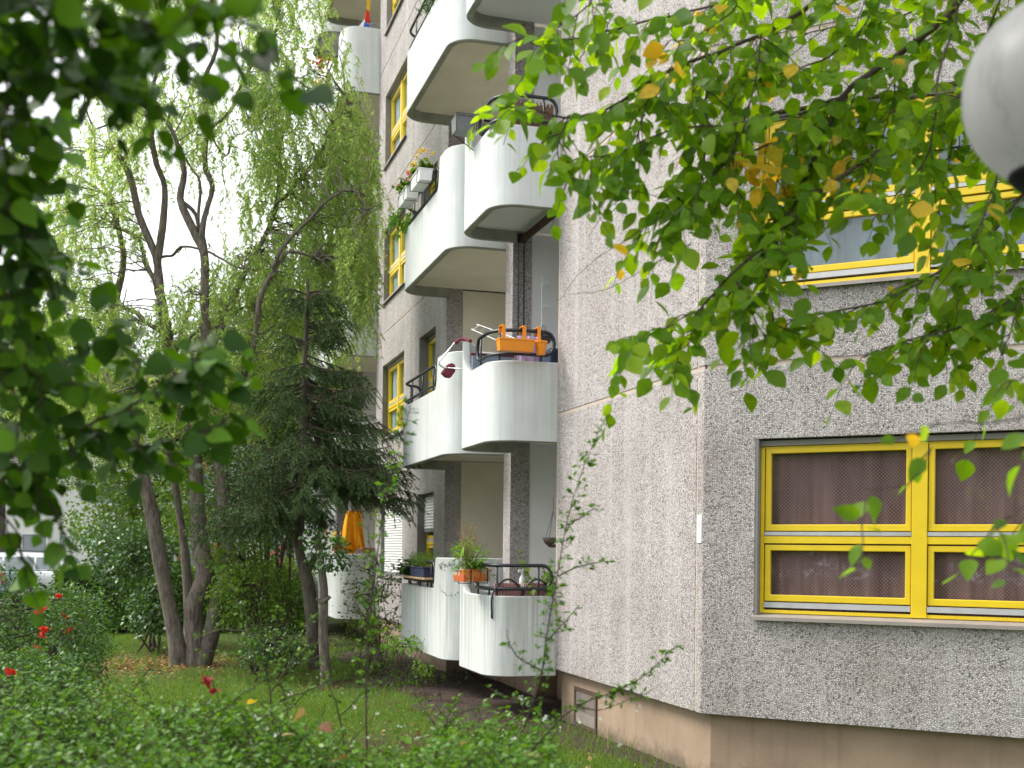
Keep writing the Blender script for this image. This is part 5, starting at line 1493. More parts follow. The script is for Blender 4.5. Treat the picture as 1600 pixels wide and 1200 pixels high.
t, b0 = bush("rose_bush", "lower dark rose bush in front of the rose hedge at the left edge", "bush", rose2, px(30, 1240, 8.6), 620, 15, .07, .046, M['leaf_rose'], leaf_mid(.62), stems=12, stem_r=.01, shell=.55)
for x, y in [(14, 1047), (20, 1052), (40, 1150)]:
    rose_bloom(px(x, y, 7.9) - b0, t, .03)

# ------------------------------------------------------------------ foreground shrub along the bottom of the picture
YF = 4.6
fs = thing("cotoneaster_hedge", "low dense shrub of small glossy leaves along the bottom of the picture", "hedge", (-0.9, 4.9, 0), 0)
f0 = np.array(fs.location)
def shrub_top(x, y):
    return (1.37 + .05 * math.sin(x * 2.3 + .6) + .05 * math.sin(x * 6.1 + 2) + .06 * math.sin(y * 5 + x * 3)) * 1.0
P, D, N, S = [], [], [], []
tbs = TB()
n_sprig = 3000
for i in range(n_sprig):
    x = RNG.uniform(-2.4, .55); y = RNG.uniform(3.7, 5.5)
    edge = min(1, max(0, (.62 - x) / .5))
    zt_ = (shrub_top(x, y) - .13 * min(1, max(0, (x + .9) / .5))) * (.55 + .45 * edge) - .12 * max(0, y - 4.7) + RNG.normal(0, .045)
    L = RNG.uniform(.16, .42)
    a = RNG.uniform(0, 2 * math.pi); h = np.array([math.cos(a), math.sin(a), 0])
    tip = np.array([x, y, zt_]); base = tip - h * L * .5 - np.array([0, 0, L])
    q = smooth_path([base, (base + tip) / 2 + rnd(1, .02)[0], tip + h * .06], 6)
    if i % 2 == 0: tbs.tube(q - f0, np.linspace(.003, .0012, 6), 3)
    k = RNG.integers(9, 17); u = RNG.uniform(.15, 1, k)
    p = np.stack([np.interp(u, np.linspace(0, 1, 6), q[:, c]) for c in range(3)], 1)
    sa = RNG.uniform(0, 2 * math.pi, k)
    P.append(p); D.append(np.stack([np.cos(sa), np.sin(sa), RNG.normal(.25, .4, k)], 1)); N.append(np.array([0, 0, 1.]) + rnd(k, .4)); S.append(RNG.uniform(.02, .04, k))
P = np.concatenate(P) - f0
V, Fc = place(leaf_mid(.62), P, np.concatenate(D), np.concatenate(N), np.concatenate(S))
np_object("foliage", V, Fc, M['leaf_shrub'], fs)["kind"] = "stuff"
for i in range(26):
    x = RNG.uniform(-2.2, .3); y = RNG.uniform(4.2, 5.8)
    tbs.tube(np.array([[x + RNG.normal(0, .1), y, 0], [x, y, .5], [x + RNG.normal(0, .15), y, 1.0]]) - f0, np.array([.012, .009, .004]), 5)
tbs.build("stem", M['twig'], fs)["kind"] = "stuff"
petals(np.array([px(RNG.uniform(320, 1000), RNG.uniform(1085, 1180), RNG.uniform(4.3, 5)) for _ in range(26)]) - f0, .014, M['petal_white'], "blossom", fs, 4)["kind"] = "stuff"

def shoot(label, paths, name="tall_shoot", cat="shrub shoot", Y=4.7, leaf=.026, mat='leaf_shrub', dens=52, side=.065, r=.006, group="tall shoots of the foreground shrub"):
    base = px(paths[0][0][0], paths[0][0][1], Y + paths[0][0][2])
    # carry the stem on down to the ground
    b0 = np.array([base[0], base[1], 0.0])
    t = thing(name, label, cat, b0, 0, group)
    tb = TB(); P, D, N, S = [], [], [], []
    for i, pts in enumerate(paths):
        w = [px(p[0], p[1], Y + p[2]) - b0 for p in pts]
        if i == 0: w = [np.array([0, 0, -.02]), w[0] * np.array([.3, .3, .5])] + w
        q = smooth_path(w, 30); q[2:] += np.cumsum(rnd(28, .0025), axis=0) * .6
        tb.tube(q, np.linspace(r if i == 0 else r * .6, .0012, 30), 6)
        seg = np.concatenate([[0], np.cumsum(np.linalg.norm(np.diff(q, axis=0), axis=1))])
        lo = .55 if i == 0 else .02
        k = int(seg[-1] * dens)
        for u in np.sort(RNG.uniform(lo if i == 0 else .05, 1, k)):
            p = np.array([np.interp(u * seg[-1], seg, q[:, c]) for c in range(3)])
            a = RNG.uniform(0, 2 * math.pi); dv = nrm(np.array([math.cos(a), .6 * math.sin(a), RNG.normal(.15, .35)]))
            ln = side * RNG.uniform(.3, 1) * (1.15 - .6 * u)
            tb.tube(np.array([p, p + dv * ln]), np.array([.0014, .0008]), 3)
            for v in RNG.uniform(.4, 1.1, RNG.integers(2, 5)):
                P.append(p + dv * ln * v); D.append(dv + rnd(1, .6)[0]); N.append(np.array([0, 0, .9]) + rnd(1, .5)[0]); S.append(leaf * RNG.uniform(.6, 1.15))
    V, Fc = place(leaf_mid(.58), np.array(P), np.array(D), np.array(N), np.array(S))
    np_object("foliage", V, Fc, M[mat], t)
    tb.build("stem", M['twig'], t)
    return t
shoot("tall leafy shoot rising in front of the closed white shutter", [[(574, 1200, 0), (574, 1080, 0), (578, 980, 0), (590, 880, 0), (604, 790, 0), (622, 710, 0), (645, 632, 0)], [(576, 1050, 0), (600, 1000, .05), (625, 960, .08)], [(580, 980, 0), (560, 950, -.04), (545, 925, -.05)], [(590, 880, 0), (575, 850, 0.05), (570, 820, .05)]], dens=46, leaf=.027)
shoot("long crooked shoot crossing the pebble wall and the white balcony", [[(800, 1210, 0), (822, 1130, 0), (848, 1050, 0), (856, 980, 0), (872, 900, .05), (886, 820, .05), (908, 740, .05), (945, 655, .05)], [(848, 1050, 0), (815, 1030, -.03), (796, 1010, -.05), (790, 985, -.05)], [(856, 1000, 0), (880, 975, 0), (905, 950, 0)], [(872, 900, .05), (910, 885, .1), (940, 880, .12)], [(830, 1100, 0), (790, 1085, .05), (765, 1070, .08)], [(886, 820, .05), (912, 805, .08), (930, 790, .1)]], dens=48, leaf=.028)
shoot("low arching shoot reaching right in front of the beige plinth", [[(820, 1210, .1), (850, 1150, .1), (900, 1100, .1), (960, 1075, .1), (1010, 1050, .1), (1062, 1002, .1)], [(900, 1100, .1), (935, 1110, .1), (985, 1095, .1)], [(960, 1075, .1), (1000, 1085, .12), (1030, 1075, .12)]], dens=44)
shoot("pale green arching shoot in front of the willow trunks", [[(425, 1210, .3), (430, 1130, .3), (420, 1050, .3), (395, 980, .3), (370, 930, .3), (352, 880, .3)], [(425, 1080, .3), (460, 1030, .3), (505, 985, .3)], [(420, 1050, .3), (370, 1030, .3), (310, 1020, .3)], [(400, 990, .3), (350, 985, .35), (300, 1000, .4)], [(425, 1100, .3), (480, 1080, .35), (530, 1060, .4)]], mat='leaf_hedge', dens=40, leaf=.024)
shoot("short shoot with dark crimson blossom left of centre", [[(330, 1220, .2), (335, 1150, .2), (345, 1100, .2), (330, 1050, .2)], [(340, 1120, .2), (375, 1085, .2), (410, 1060, .2)], [(335, 1150, .2), (290, 1110, .25), (250, 1095, .3)]], mat='leaf_hedge', dens=40, leaf=.024)
shoot("loose pale shoot leaning left over the shrub at lower left", [[(250, 1220, 1.0), (255, 1160, 1.0), (240, 1100, 1.0), (215, 1050, 1.0)], [(255, 1160, 1.0), (290, 1120, 1.0), (325, 1090, 1.0)], [(245, 1110, 1.0), (200, 1090, 1.0), (165, 1080, 1.0)]], mat='leaf_hedge', dens=44, leaf=.026)
shoot("loose bushy shoot between the willow base and the thin bare trunk", [[(460, 1220, 1.4), (455, 1140, 1.4), (440, 1060, 1.4), (430, 1000, 1.4), (440, 950, 1.4)], [(450, 1110, 1.4), (490, 1070, 1.4), (530, 1040, 1.4)], [(445, 1080, 1.4), (405, 1040, 1.4), (375, 1000, 1.4)], [(436, 1020, 1.4), (470, 990, 1.4), (490, 960, 1.4)]], mat='leaf_hedge', dens=46, leaf=.028)
shoot("low leafy shoot left of the near white balcony", [[(690, 1220, .8), (695, 1150, .8), (705, 1110, .8), (722, 1080, .8)], [(695, 1150, .8), (670, 1120, .8), (655, 1095, .8)], [(700, 1130, .8), (730, 1110, .8), (755, 1100, .8)]], mat='leaf_hedge', dens=46, leaf=.026)
shoot("wispy arching shoot leaning across the lawn under the thin bare trunk", [[(540, 1220, .5), (535, 1150, .5), (520, 1090, .5), (495, 1045, .5), (470, 1020, .5)], [(530, 1120, .5), (560, 1085, .5), (585, 1065, .5)]], mat='leaf_hedge', dens=36, leaf=.024)
shoot("thin spiky shoot in front of the rose hedge", [[(170, 1220, .9), (180, 1150, .9), (200, 1090, .9), (235, 1040, .9), (250, 1005, .9)], [(190, 1110, .9), (160, 1070, .9), (140, 1040, .9)]], mat='leaf_hedge', dens=40, leaf=.024)
tt_ = [o for o in COL.objects if o.name.startswith("tall_shoot") and o.parent is None][-1]
petals(np.array([px(x, y, 4.75) for x, y in [(318, 1058), (324, 1064), (332, 1076), (338, 1080), (328, 1070)]]) - np.array(tt_.location), .026, M['petal_crimson'], "blossom", tt_, 6)

# ------------------------------------------------------------------ the elm hanging in from the top right, the linden at the left
def hanging_tree(name, label, cat, trunk_pts, trunk_r, limbs_px, leaf_tmpl, leaf_len, mats, yellow_spots, n_single, dens, twig_len, crown_blobs, crown_n, crown_mat, bark, extra_limbs=(), leaf_gap=.035, droop=.55, pet=.012):
    b0 = np.array([trunk_pts[0][0], trunk_pts[0][1], 0.0])
    t = thing(name, label, cat, b0, 0)
    tq, trr, _ = limb([np.array(p) - b0 for p in trunk_pts], trunk_r, trunk_r * .35, 24, 12, .01)
    tb = TB(); tb.tube(tq, trr, 12); tb.build("trunk", M[bark], t)
    lt = TB(); leaves = []
    for lim in limbs_px:
        pts, r0, r1, dk = lim[:4]; dm, lm = (lim[4], lim[5]) if len(lim) > 4 else (1.0, 1.0)
        w = [px(*p) - b0 for p in pts]
        d0 = tq[np.argmin(np.linalg.norm(tq - w[0], axis=1))]
        path = w
        if dk == 'T': path = [d0, (d0 + w[0]) / 2 + np.array([0, 0, .2])] + w
        n = 10 * len(path)
        q = smooth_path(path, n)
        q[2:-1] += np.cumsum(rnd(n - 3, .004), axis=0) * .5
        rr = np.linspace(r0, r1, n)
        lt.tube(q, rr, 7)
        seg = np.concatenate([[0], np.cumsum(np.linalg.norm(np.diff(q, axis=0), axis=1))])
        vis = [k for k in range(n) if q[k][1] + b0[1] > .5]
        L = seg[-1]
        s = 0.0
        T = nrm(np.gradient(q, axis=0))
        sgn = 1
        while s < L:
            u = s / L
            p = np.array([np.interp(s, seg, q[:, c]) for c in range(3)])
            X, Yp = to_px(p + b0)
            if -150 < X < 1750 and -200 < Yp < 1300:
                tg = np.array([np.interp(s, seg, T[:, c]) for c in range(3)])
                a = RNG.normal(0, .7)
                sd_ = nrm(np.cross(tg, np.array([0, 0, 1.])) + 1e-6) * sgn
                dv = nrm(tg * RNG.uniform(.3, .9) + sd_ * RNG.uniform(.4, 1.0) + np.array([0, 0, RNG.normal(-.15, .35)]))
                tl = twig_len * RNG.uniform(.45, 1.25)
                m = 8; tt = np.linspace(0, 1, m)
                wq = p + np.outer(tt, dv) * tl + np.outer(-tt ** 2, [0, 0, droop * tl * RNG.uniform(.3, 1.2)])
                wq[1:] += np.cumsum(rnd(m - 1, .004), axis=0)
                lt.tube(wq, np.linspace(.0032, .0012, m), 4)
                nl = max(3, int(tl / leaf_gap))
                wd = nrm(np.gradient(wq, axis=0))
                for j in range(nl):
                    v = (j + .6) / nl
                    lp_ = np.array([np.interp(v, tt, wq[:, c]) for c in range(3)]); ld = np.array([np.interp(v, tt, wd[:, c]) for c in range(3)])
                    ls = nrm(np.cross(ld, np.array([0, 0, 1.])) + 1e-6) * (1 if j % 2 else -1)
                    d_ = nrm(ld * .55 + ls * .75 + np.array([0, 0, -RNG.uniform(.05, .7)]) + rnd(1, .28)[0])
                    nn = np.array([-.15, -.55, .75]) + rnd(1, .5)[0]
                    leaves.append((lp_ + d_ * pet, d_, nn, leaf_len * lm * RNG.uniform(.55, 1.25)))
            sgn = -sgn
            s += dens * dm * RNG.uniform(.6, 1.4)
    lt.build("limb", M['twig'], t)
    info = []
    for p, d, nn, s in leaves:
        X, Yp = to_px(p + b0)
        yel = any((X - a) ** 2 + (Yp - b) ** 2 < r * r and RNG.uniform() < pr for a, b, r, pr in yellow_spots)
        infr = -30 < X < 1630 and -30 < Yp < 1230
        info.append((s / (p[1] + b0[1]) * (1 if infr else .0), 1 if yel else 0))
    order = np.argsort([-i[0] for i in info])
    mesh_cache = {}
    single = set(order[:n_single].tolist())
    variants = []
    for vi in range(3):
        v_, f_ = leaf_tmpl[vi % len(leaf_tmpl)]
        for mi, mt in enumerate(mats):
            me = bpy.data.meshes.new("leaf"); me.from_pydata(v_.tolist(), [], f_.tolist()); me.materials.append(mt)
            me.polygons.foreach_set("use_smooth", np.ones(len(me.polygons), dtype=bool))
            mesh_cache[(vi, mi)] = me
    rest = {0: [], 1: []}
    for k, (p, d, nn, s) in enumerate(leaves):
        mi = info[k][1]
        if k in single:
            o = bpy.data.objects.new("leaf", mesh_cache[(k % 3, mi)]); COL.objects.link(o); o.parent = t
            D = Vector(d).normalized(); X = D.cross(Vector(nn)).normalized(); Z = X.cross(D)
            mt = Matrix(((X.x, D.x, Z.x, p[0]), (X.y, D.y, Z.y, p[1]), (X.z, D.z, Z.z, p[2]), (0, 0, 0, 1)))
            o.matrix_local = mt @ Matrix.Scale(float(s), 4)
        else:
            rest[mi].append((p, d, nn, s))
    for mi, lst in rest.items():
        if not lst: continue
        V, Fc = place(leaf_tmpl[0], np.array([l[0] for l in lst]), np.array([l[1] for l in lst]), np.array([l[2] for l in lst]), np.array([l[3] for l in lst]))
        np_object("foliage", V, Fc, mats[mi], t, True)["kind"] = "stuff"
    if crown_blobs:
        V, Fc, C_ = clumped_leaves(crown_blobs, crown_n, 15, .16, leaf_len * 1.15, leaf_mid(.62), .35, .5)
        np_object("crown", V - b0, Fc, crown_mat, t)["kind"] = "stuff"
        twigs_to(C_ - b0, list(tq[8:]), .008, 4, 160).build("branch", M[bark], t)["kind"] = "stuff"
    print(name, len(leaves), "leaves")
    return t

elm_leaf = [leaf_full(.74, .16, .18), leaf_full(.66, .36, .30), leaf_full(.80, -.10, .12)]
elm_limbs = [
    ([(1560, -120, 5.2), (1500, 0, 5.2), (1440, 60, 5.2), (1380, 105, 5.2), (1325, 150, 5.2), (1300, 195, 5.2), (1265, 265, 5.2), (1235, 330, 5.1), (1190, 400, 5.0), (1130, 470, 5.0)], .022, .004, 'T'),
    ([(1330, -60, 5.3), (1270, 0, 5.3), (1190, 48, 5.3), (1110, 78, 5.2), (1030, 110, 5.1), (960, 150, 5.1), (890, 175, 5.0), (830, 165, 5.0), (775, 165, 5.0)], .013, .003, 'T'),
    ([(1700, 40, 5.3), (1600, 95, 5.3), (1510, 150, 5.2), (1440, 205, 5.2), (1370, 250, 5.1), (1300, 300, 5.0), (1220, 380, 5.0), (1150, 440, 4.9), (1095, 500, 4.9), (1065, 570, 4.9)], .016, .004, 'T'),
    ([(1250, -60, 5.4), (1180, -10, 5.4), (1080, 20, 5.3), (980, 40, 5.2), (900, 60, 5.1), (850, 80, 5.0)], .009, .003, 'T'),
    ([(1105, 75, 5.2), (1100, 180, 5.1), (1095, 270, 5.1), (1060, 330, 5.0), (1020, 385, 5.0)], .006, .002, ''),
    ([(1320, 150, 5.2), (1240, 180, 5.1), (1150, 190, 5.0), (1060, 200, 5.0), (980, 235, 5.0), (915, 240, 4.9)], .007, .002, ''),
    ([(1300, 195, 5.2), (1200, 230, 5.2), (1120, 270, 5.1), (1060, 320, 5.1), (1010, 350, 5.1)], .006, .002, ''),
    ([(1680, 280, 5.3), (1600, 310, 5.2), (1540, 380, 5.1), (1460, 430, 5.1), (1380, 470, 5.0), (1290, 490, 5.0), (1230, 500, 5.0)], .010, .003, 'T'),
    ([(1680, 380, 5.0), (1600, 450, 4.9), (1520, 500, 4.9), (1430, 530, 4.8), (1350, 560, 4.8)], .008, .002, 'T'),
    ([(1235, 330, 5.1), (1205, 400, 5.0), (1195, 460, 5.0), (1215, 505, 4.9)], .005, .002, ''),
    ([(1500, 0, 5.2), (1465, 110, 5.0), (1450, 230, 5.0), (1410, 290, 5.0), (1360, 330, 4.9)], .006, .002, '', 1.8, 1),
    ([(1420, -60, 5.5), (1330, 60, 5.5), (1230, 110, 5.4), (1150, 130, 5.3), (1080, 160, 5.3)], .007, .002, 'T'),
    ([(1600, -60, 5.6), (1530, 100, 5.5), (1500, 190, 5.4), (1480, 280, 5.3), (1470, 340, 5.3)], .007, .002, 'T'),
    ([(890, 180, 5.0), (870, 235, 4.9), (885, 285, 4.9)], .004, .002, ''),
    ([(1100, 480, 4.9), (1040, 510, 4.9), (995, 535, 4.9), (965, 548, 4.9)], .003, .0015, ''),
    ([(1660, 120, 5.0), (1580, 230, 4.9), (1540, 330, 4.9), (1500, 420, 4.8)], .007, .002, 'T'),
    ([(1180, -60, 5.0), (1150, 10, 5.0), (1090, 60, 4.9), (1040, 70, 4.9)], .006, .002, 'T'),
    ([(960, -60, 4.9), (930, 0, 4.9), (880, 40, 4.9), (830, 60, 4.8)], .005, .002, 'T'),
    ([(1500, -40, 5.7), (1400, 30, 5.7), (1320, 40, 5.6), (1250, 60, 5.5), (1200, 90, 5.5)], .006, .002, 'T'),
    ([(1620, 180, 5.6), (1560, 220, 5.6), (1430, 240, 5.5), (1330, 230, 5.4), (1230, 280, 5.3), (1160, 330, 5.2)], .006, .002, 'T'),
    ([(1700, 640, 3.0), (1610, 650, 3.0), (1530, 655, 2.95), (1465, 655, 2.95)], .003, .0015, '', 3.4, .72),
    ([(1740, 690, 3.4), (1640, 760, 3.4), (1590, 800, 3.35), (1545, 840, 3.3)], .004, .0015, 'T', 1.5, .8),
    ([(1660, 560, 3.9), (1590, 590, 3.9), (1555, 620, 3.9)], .003, .0015, '', 1.6, .85),
    ([(1455, 700, 3.3), (1425, 745, 3.3), (1390, 765, 3.3), (1350, 765, 3.3)], .002, .0012, '', 3.0, .7),
    ([(1400, 90, 5.3), (1390, 180, 5.2), (1350, 250, 5.2), (1290, 310, 5.1)], .004, .002, ''),
    ([(1325, 150, 5.3), (1270, 200, 5.3), (1230, 260, 5.3), (1190, 330, 5.2)], .004, .002, ''),
    ([(1510, 150, 5.4), (1440, 150, 5.4), (1360, 180, 5.4), (1280, 230, 5.4)], .004, .002, ''),
    ([(1190, 48, 5.2), (1180, 130, 5.1), (1150, 230, 5.1), (1160, 310, 5.0)], .004, .002, ''),
    ([(1030, 110, 5.1), (1010, 170, 5.0), (990, 240, 5.0), (970, 280, 5.0)], .004, .002, ''),
    ([(1540, 380, 5.1), (1500, 440, 5.0), (1470, 500, 5.0), (1440, 540, 4.9)], .004, .002, ''),
    ([(1010, 350, 5.1), (960, 385, 5.1), (905, 425, 5.1), (870, 470, 5.1)], .002, .001, '', 99, 1),
    ([(1060, 320, 5.1), (1000, 300, 5.1), (960, 330, 5.1), (925, 380, 5.1)], .002, .001, '', 99, 1),
    ([(1080, 380, 5.1), (1010, 420, 5.1), (950, 450, 5.1), (890, 455, 5.1)], .002, .001, '', 99, 1),
    ([(1600, 450, 4.9), (1580, 520, 4.8), (1560, 590, 4.8)], .004, .002, ''),
    ([(1150, 440, 4.9), (1180, 500, 4.9), (1160, 550, 4.9)], .003, .002, ''),
]
hanging_tree("elm_tree", "elm with bright green and yellowing leaves hanging in front of the upper window", "tree",
    [(3.6, 3.4, 0), (3.62, 3.45, 1.5), (3.5, 3.5, 3.2), (3.3, 3.7, 4.6), (3.0, 4.0, 6.2), (2.9, 4.2, 7.6)], .16, elm_limbs, elm_leaf, .090, [M['leaf_elm'], M['leaf_elm_yellow']],
    [(1200, 255, 46, .55), (1330, 275, 32, .35), (1050, 85, 30, .4), (1430, 330, 30, .3), (1115, 20, 30, .3), (1440, 650, 40, .5), (1250, 250, 330, .02)],
    300, .060, .24, [(2.6, 4.6, 6.6, 2.0, 2.0, 1.0), (4.3, 3.6, 6.2, 1.6, 1.8, 1.4), (3.4, 2.0, 6.4, 1.6, 1.6, 1.2)], 420, M['leaf_elm'], 'bark_dark', leaf_gap=.031)

lin_shape = ((0.0, 0.0), (0.10, 0.80), (0.34, 1.0), (0.64, 0.74), (0.86, 0.30), (1.0, 0.0))
lin_leaf = [leaf_full(.95, .14, .14, lin_shape), leaf_full(.88, .24, .22, lin_shape), leaf_full(1.0, .06, .08, lin_shape)]
lin_limbs = [
    ([(-220, -90, 2.2), (-100, -60, 2.2), (0, -25, 2.2), (150, 15, 2.2), (280, 40, 2.2), (345, 45, 2.2), (390, 25, 2.2)], .012, .002, 'T'),
    ([(-220, 20, 2.4), (-100, 50, 2.4), (0, 80, 2.4), (90, 100, 2.4), (160, 115, 2.4), (215, 120, 2.4)], .010, .002, 'T'),
    ([(-220, 90, 2.8), (-80, 170, 2.8), (0, 250, 2.8), (50, 330, 2.8), (85, 390, 2.8)], .010, .002, 'T'),
    ([(-220, 330, 3.0), (-100, 390, 3.0), (0, 450, 3.0), (50, 520, 3.0), (75, 600, 3.0)], .010, .002, 'T'),
    ([(-260, 830, 3.1), (-120, 770, 3.1), (0, 715, 3.1), (110, 675, 3.1), (200, 640, 3.1), (270, 605, 3.1), (330, 580, 3.1)], .010, .002, 'T'),
    ([(-200, 620, 3.2), (-80, 630, 3.2), (0, 650, 3.2), (40, 690, 3.2), (60, 740, 3.2)], .008, .002, 'T', 1.2, 1),
    ([(110, 675, 3.1), (190, 695, 3.1), (255, 695, 3.1), (310, 670, 3.1), (350, 650, 3.1)], .004, .002, ''),
    ([(200, 640, 3.1), (215, 590, 3.1), (212, 530, 3.1), (218, 495, 3.1)], .003, .002, '', 1.5, 1),
    ([(270, 605, 3.1), (300, 560, 3.1), (305, 530, 3.1), (345, 510, 3.1)], .003, .002, '', 1.3, 1),
    ([(-150, -40, 2.5), (-20, 30, 2.5), (10, 140, 2.5), (0, 240, 2.5)], .006, .002, 'T'),
    ([(-200, 480, 2.9), (-80, 540, 2.9), (0, 560, 2.9), (30, 630, 2.9)], .006, .002, 'T'),
    ([(-150, -120, 2.1), (40, -70, 2.1), (170, -30, 2.1), (260, -10, 2.1), (330, 0, 2.1)], .006, .002, 'T'),
    ([(-160, 200, 2.8), (-60, 280, 2.8), (0, 380, 2.8), (20, 470, 2.8)], .006, .002, 'T'),
    ([(-60, 60, 2.45), (60, 60, 2.45), (160, 60, 2.45), (240, 90, 2.45)], .005, .002, ''),
    ([(-160, 130, 2.7), (-60, 160, 2.7), (20, 180, 2.7), (75, 230, 2.7)], .005, .002, 'T'),
    ([(-160, 300, 3.0), (-60, 310, 3.0), (20, 330, 3.0), (60, 420, 3.0)], .005, .002, 'T'),
    ([(-160, 560, 3.2), (-60, 540, 3.2), (40, 545, 3.2), (110, 580, 3.2)], .005, .002, 'T', 1.3, 1),
    ([(-160, 640, 3.2), (-60, 760, 3.2), (0, 790, 3.2), (25, 830, 3.2), (30, 870, 3.2)], .005, .002, 'T', 2.4, 1),
    ([(0, 715, 3.1), (60, 760, 3.1), (95, 810, 3.1), (120, 860, 3.1)], .003, .0015, '', 2.6, 1),
]
hanging_tree("linden_tree", "dark broad-leaved linden hanging into the left edge close to the camera", "tree",
    [(-3.1, 1.2, 0), (-3.1, 1.25, 1.2), (-3.0, 1.3, 2.4), (-2.9, 1.4, 3.6), (-2.8, 1.6, 5.2)], .13, lin_limbs, lin_leaf, .062, [M['leaf_linden'], M['petal_yellow']],
    [(140, 640, 12, .3)], 300, .026, .16, [(-2.5, 1.9, 4.2, 1.1, 1.0, .8), (-3.2, 1.0, 4.4, 1.2, 1.2, 1.0), (-1.9, 1.6, 3.75, .9, .8, .35)], 330, M['leaf_linden'], 'bark_dark', leaf_gap=.030, droop=.4)

# trees behind the photographer (seen only as reflections in the panes, and shading the near wall)
for i, (x, y, lab) in enumerate(((-8.2, -4.0, "round street tree left behind the viewpoint"), (-12.4, -4.6, "round street tree furthest left behind the viewpoint"), (-10.0, -9.0, "round street tree in the second row behind the viewpoint"), (-3.8, -6.5, "round street tree just behind the viewpoint"))):
    bush("street_tree", lab, "tree", [(x, y, 4.3, 2.5, 2.2, 2.4), (x + 1.5, y + .4, 3.2, 1.6, 1.5, 1.4), (x - 1.4, y, 5.6, 1.7, 1.7, 1.6)], (x, y), 700, 14, .3, .24, M['leaf_mid'], leaf_mid(.65), trunk=[([(x, y, 0), (x + .05, y, 1.5), (x - .05, y, 3.2), (x, y, 5)], .17, .06)], group="trees behind the viewpoint")

bush("hedge", "unseen tall hedge added behind the viewpoint to darken the pane reflections", "hedge", [(-14 + 2.1 * i, -5.6 + .5 * math.sin(i * 2.0), 1.3, 1.5, .9, 1.5) for i in range(9)], (-6, -5.6), 1500, 14, .22, .16, M['leaf_mid'], leaf_mid(.65), stems=18, stem_r=.03)  # added out of view to close bright gaps in the pane reflections
# ------------------------------------------------------------------ grass, fallen leaves, a dead branch
def in_bed(P):
    d = P[:, :2] - C0[:2]
    s = d @ E1[:2]; t = d @ E2[:2]
    w = 1.22 + .28 * np.sin(s * 1.7) + .22 * np.sin(s * 4.1 + 1)
    w = np.where(s < -.8, .35, w)
    return t < w - .15
def patch(P):
    return (np.sin(P[:, 0] * 1.3 + .7 * np.sin(P[:, 1] * .8)) + np.sin(P[:, 1] * .9 + 1.7 + P[:, 0] * .4)) * .5
Ys = 5.5 + 25 * RNG.uniform(0, 1, 260000) ** 1.25
Xs = RNG.uniform(-.52, .30, len(Ys)) * (Ys + 1)
P = np.stack([Xs, Ys, np.zeros(len(Ys))], 1)
pt_ = patch(P)
keep = ~in_bed(P) & (RNG.uniform(0, 1, len(P)) < np.clip(.62 + .95 * pt_, .08, 1))
lit_ = ((P[:, 0] + 6.3) / 1.5) ** 2 + ((P[:, 1] - 20.6) / 2.3) ** 2 < 1 + .35 * np.sin(P[:, 0] * 5) * np.sin(P[:, 1] * 4)
keep &= ~lit_ | (RNG.uniform(0, 1, len(P)) < .12)
P = P[keep]
P[:, 2] = [ground_z(a, b) - .005 for a, b in P[:, :2]]
S = RNG.uniform(.035, .11, len(P)) * (1 + .35 * np.clip(patch(P), -1, 1))
V, Fc = place(leaf_needle(.11), P, np.array([0, 0, 1.]) + rnd(len(P), .38), rnd(len(P)), S)
g_ = np_object("grass", V, Fc, M['grass']); tag(g_, "short uneven lawn grass", None, None, 'stuff')
# tufts against the near plinth
Pq = []
for i in range(420):
    s = RNG.uniform(-4.6, -.5); c = W(s, -.02 + abs(RNG.normal(0, .16)) + (0 if s > -3.9 else .3)); Pq.append((c[0], c[1], 0))
Pq = np.array(Pq)
V, Fc = place(leaf_needle(.04), Pq, np.array([0, 0, 1.]) + rnd(len(Pq), .45), rnd(len(Pq)), RNG.uniform(.08, .26, len(Pq)))
tag(np_object("long_grass", V, Fc, M['grass']), "longer grass tufts at the foot of the beige plinth", None, None, 'stuff')
nt2 = 620
cx = RNG.uniform(-.5, .16, nt2); cy = 6.5 + 15 * RNG.uniform(0, 1, nt2) ** 1.1; cx = cx * cy
rep = np.repeat(np.arange(nt2), 26)
Pt = np.stack([cx[rep] + RNG.normal(0, .07, len(rep)), cy[rep] + RNG.normal(0, .07, len(rep)), np.zeros(len(rep))], 1)
Pt = Pt[~in_bed(Pt)]; Pt[:, 2] = [ground_z(a, b) - .005 for a, b in Pt[:, :2]]
V, Fc = place(leaf_needle(.045), Pt, np.array([0, 0, 1.]) + rnd(len(Pt), .5), rnd(len(Pt)), RNG.uniform(.10, .27, len(Pt)))
tag(np_object("grass_tufts", V, Fc, M['grass']), "longer tufts of unmown grass in the lawn", None, None, 'stuff')
n = 4200
Y_ = 6 + 20 * RNG.uniform(0, 1, n); X_ = RNG.uniform(-.5, .25, n) * Y_
P = np.stack([X_, Y_, [ground_z(a, b) + .02 for a, b in zip(X_, Y_)]], 1)
Px_ = np.stack([-6.3 + RNG.normal(0, .85, 2600), 20.6 + RNG.normal(0, 1.3, 2600), np.full(2600, .03)], 1); Px_[:, 2] = [ground_z(a, b) + .02 for a, b in Px_[:, :2]]
P = np.concatenate([P, Px_])
d_ = P[:, :2] - C0[:2]; P = P[(d_ @ E2[:2]) > .2]
V, Fc = place(leaf_mid(.7), P, rnd(len(P)) * np.array([1, 1, .25]), np.array([0, 0, 1.]) + rnd(len(P), .4), RNG.uniform(.035, .075, len(P)))
tag(np_object("fallen_leaves", V, Fc, M['leaf_fallen']), "brown fallen leaves scattered over lawn and bare earth", None, None, 'stuff')
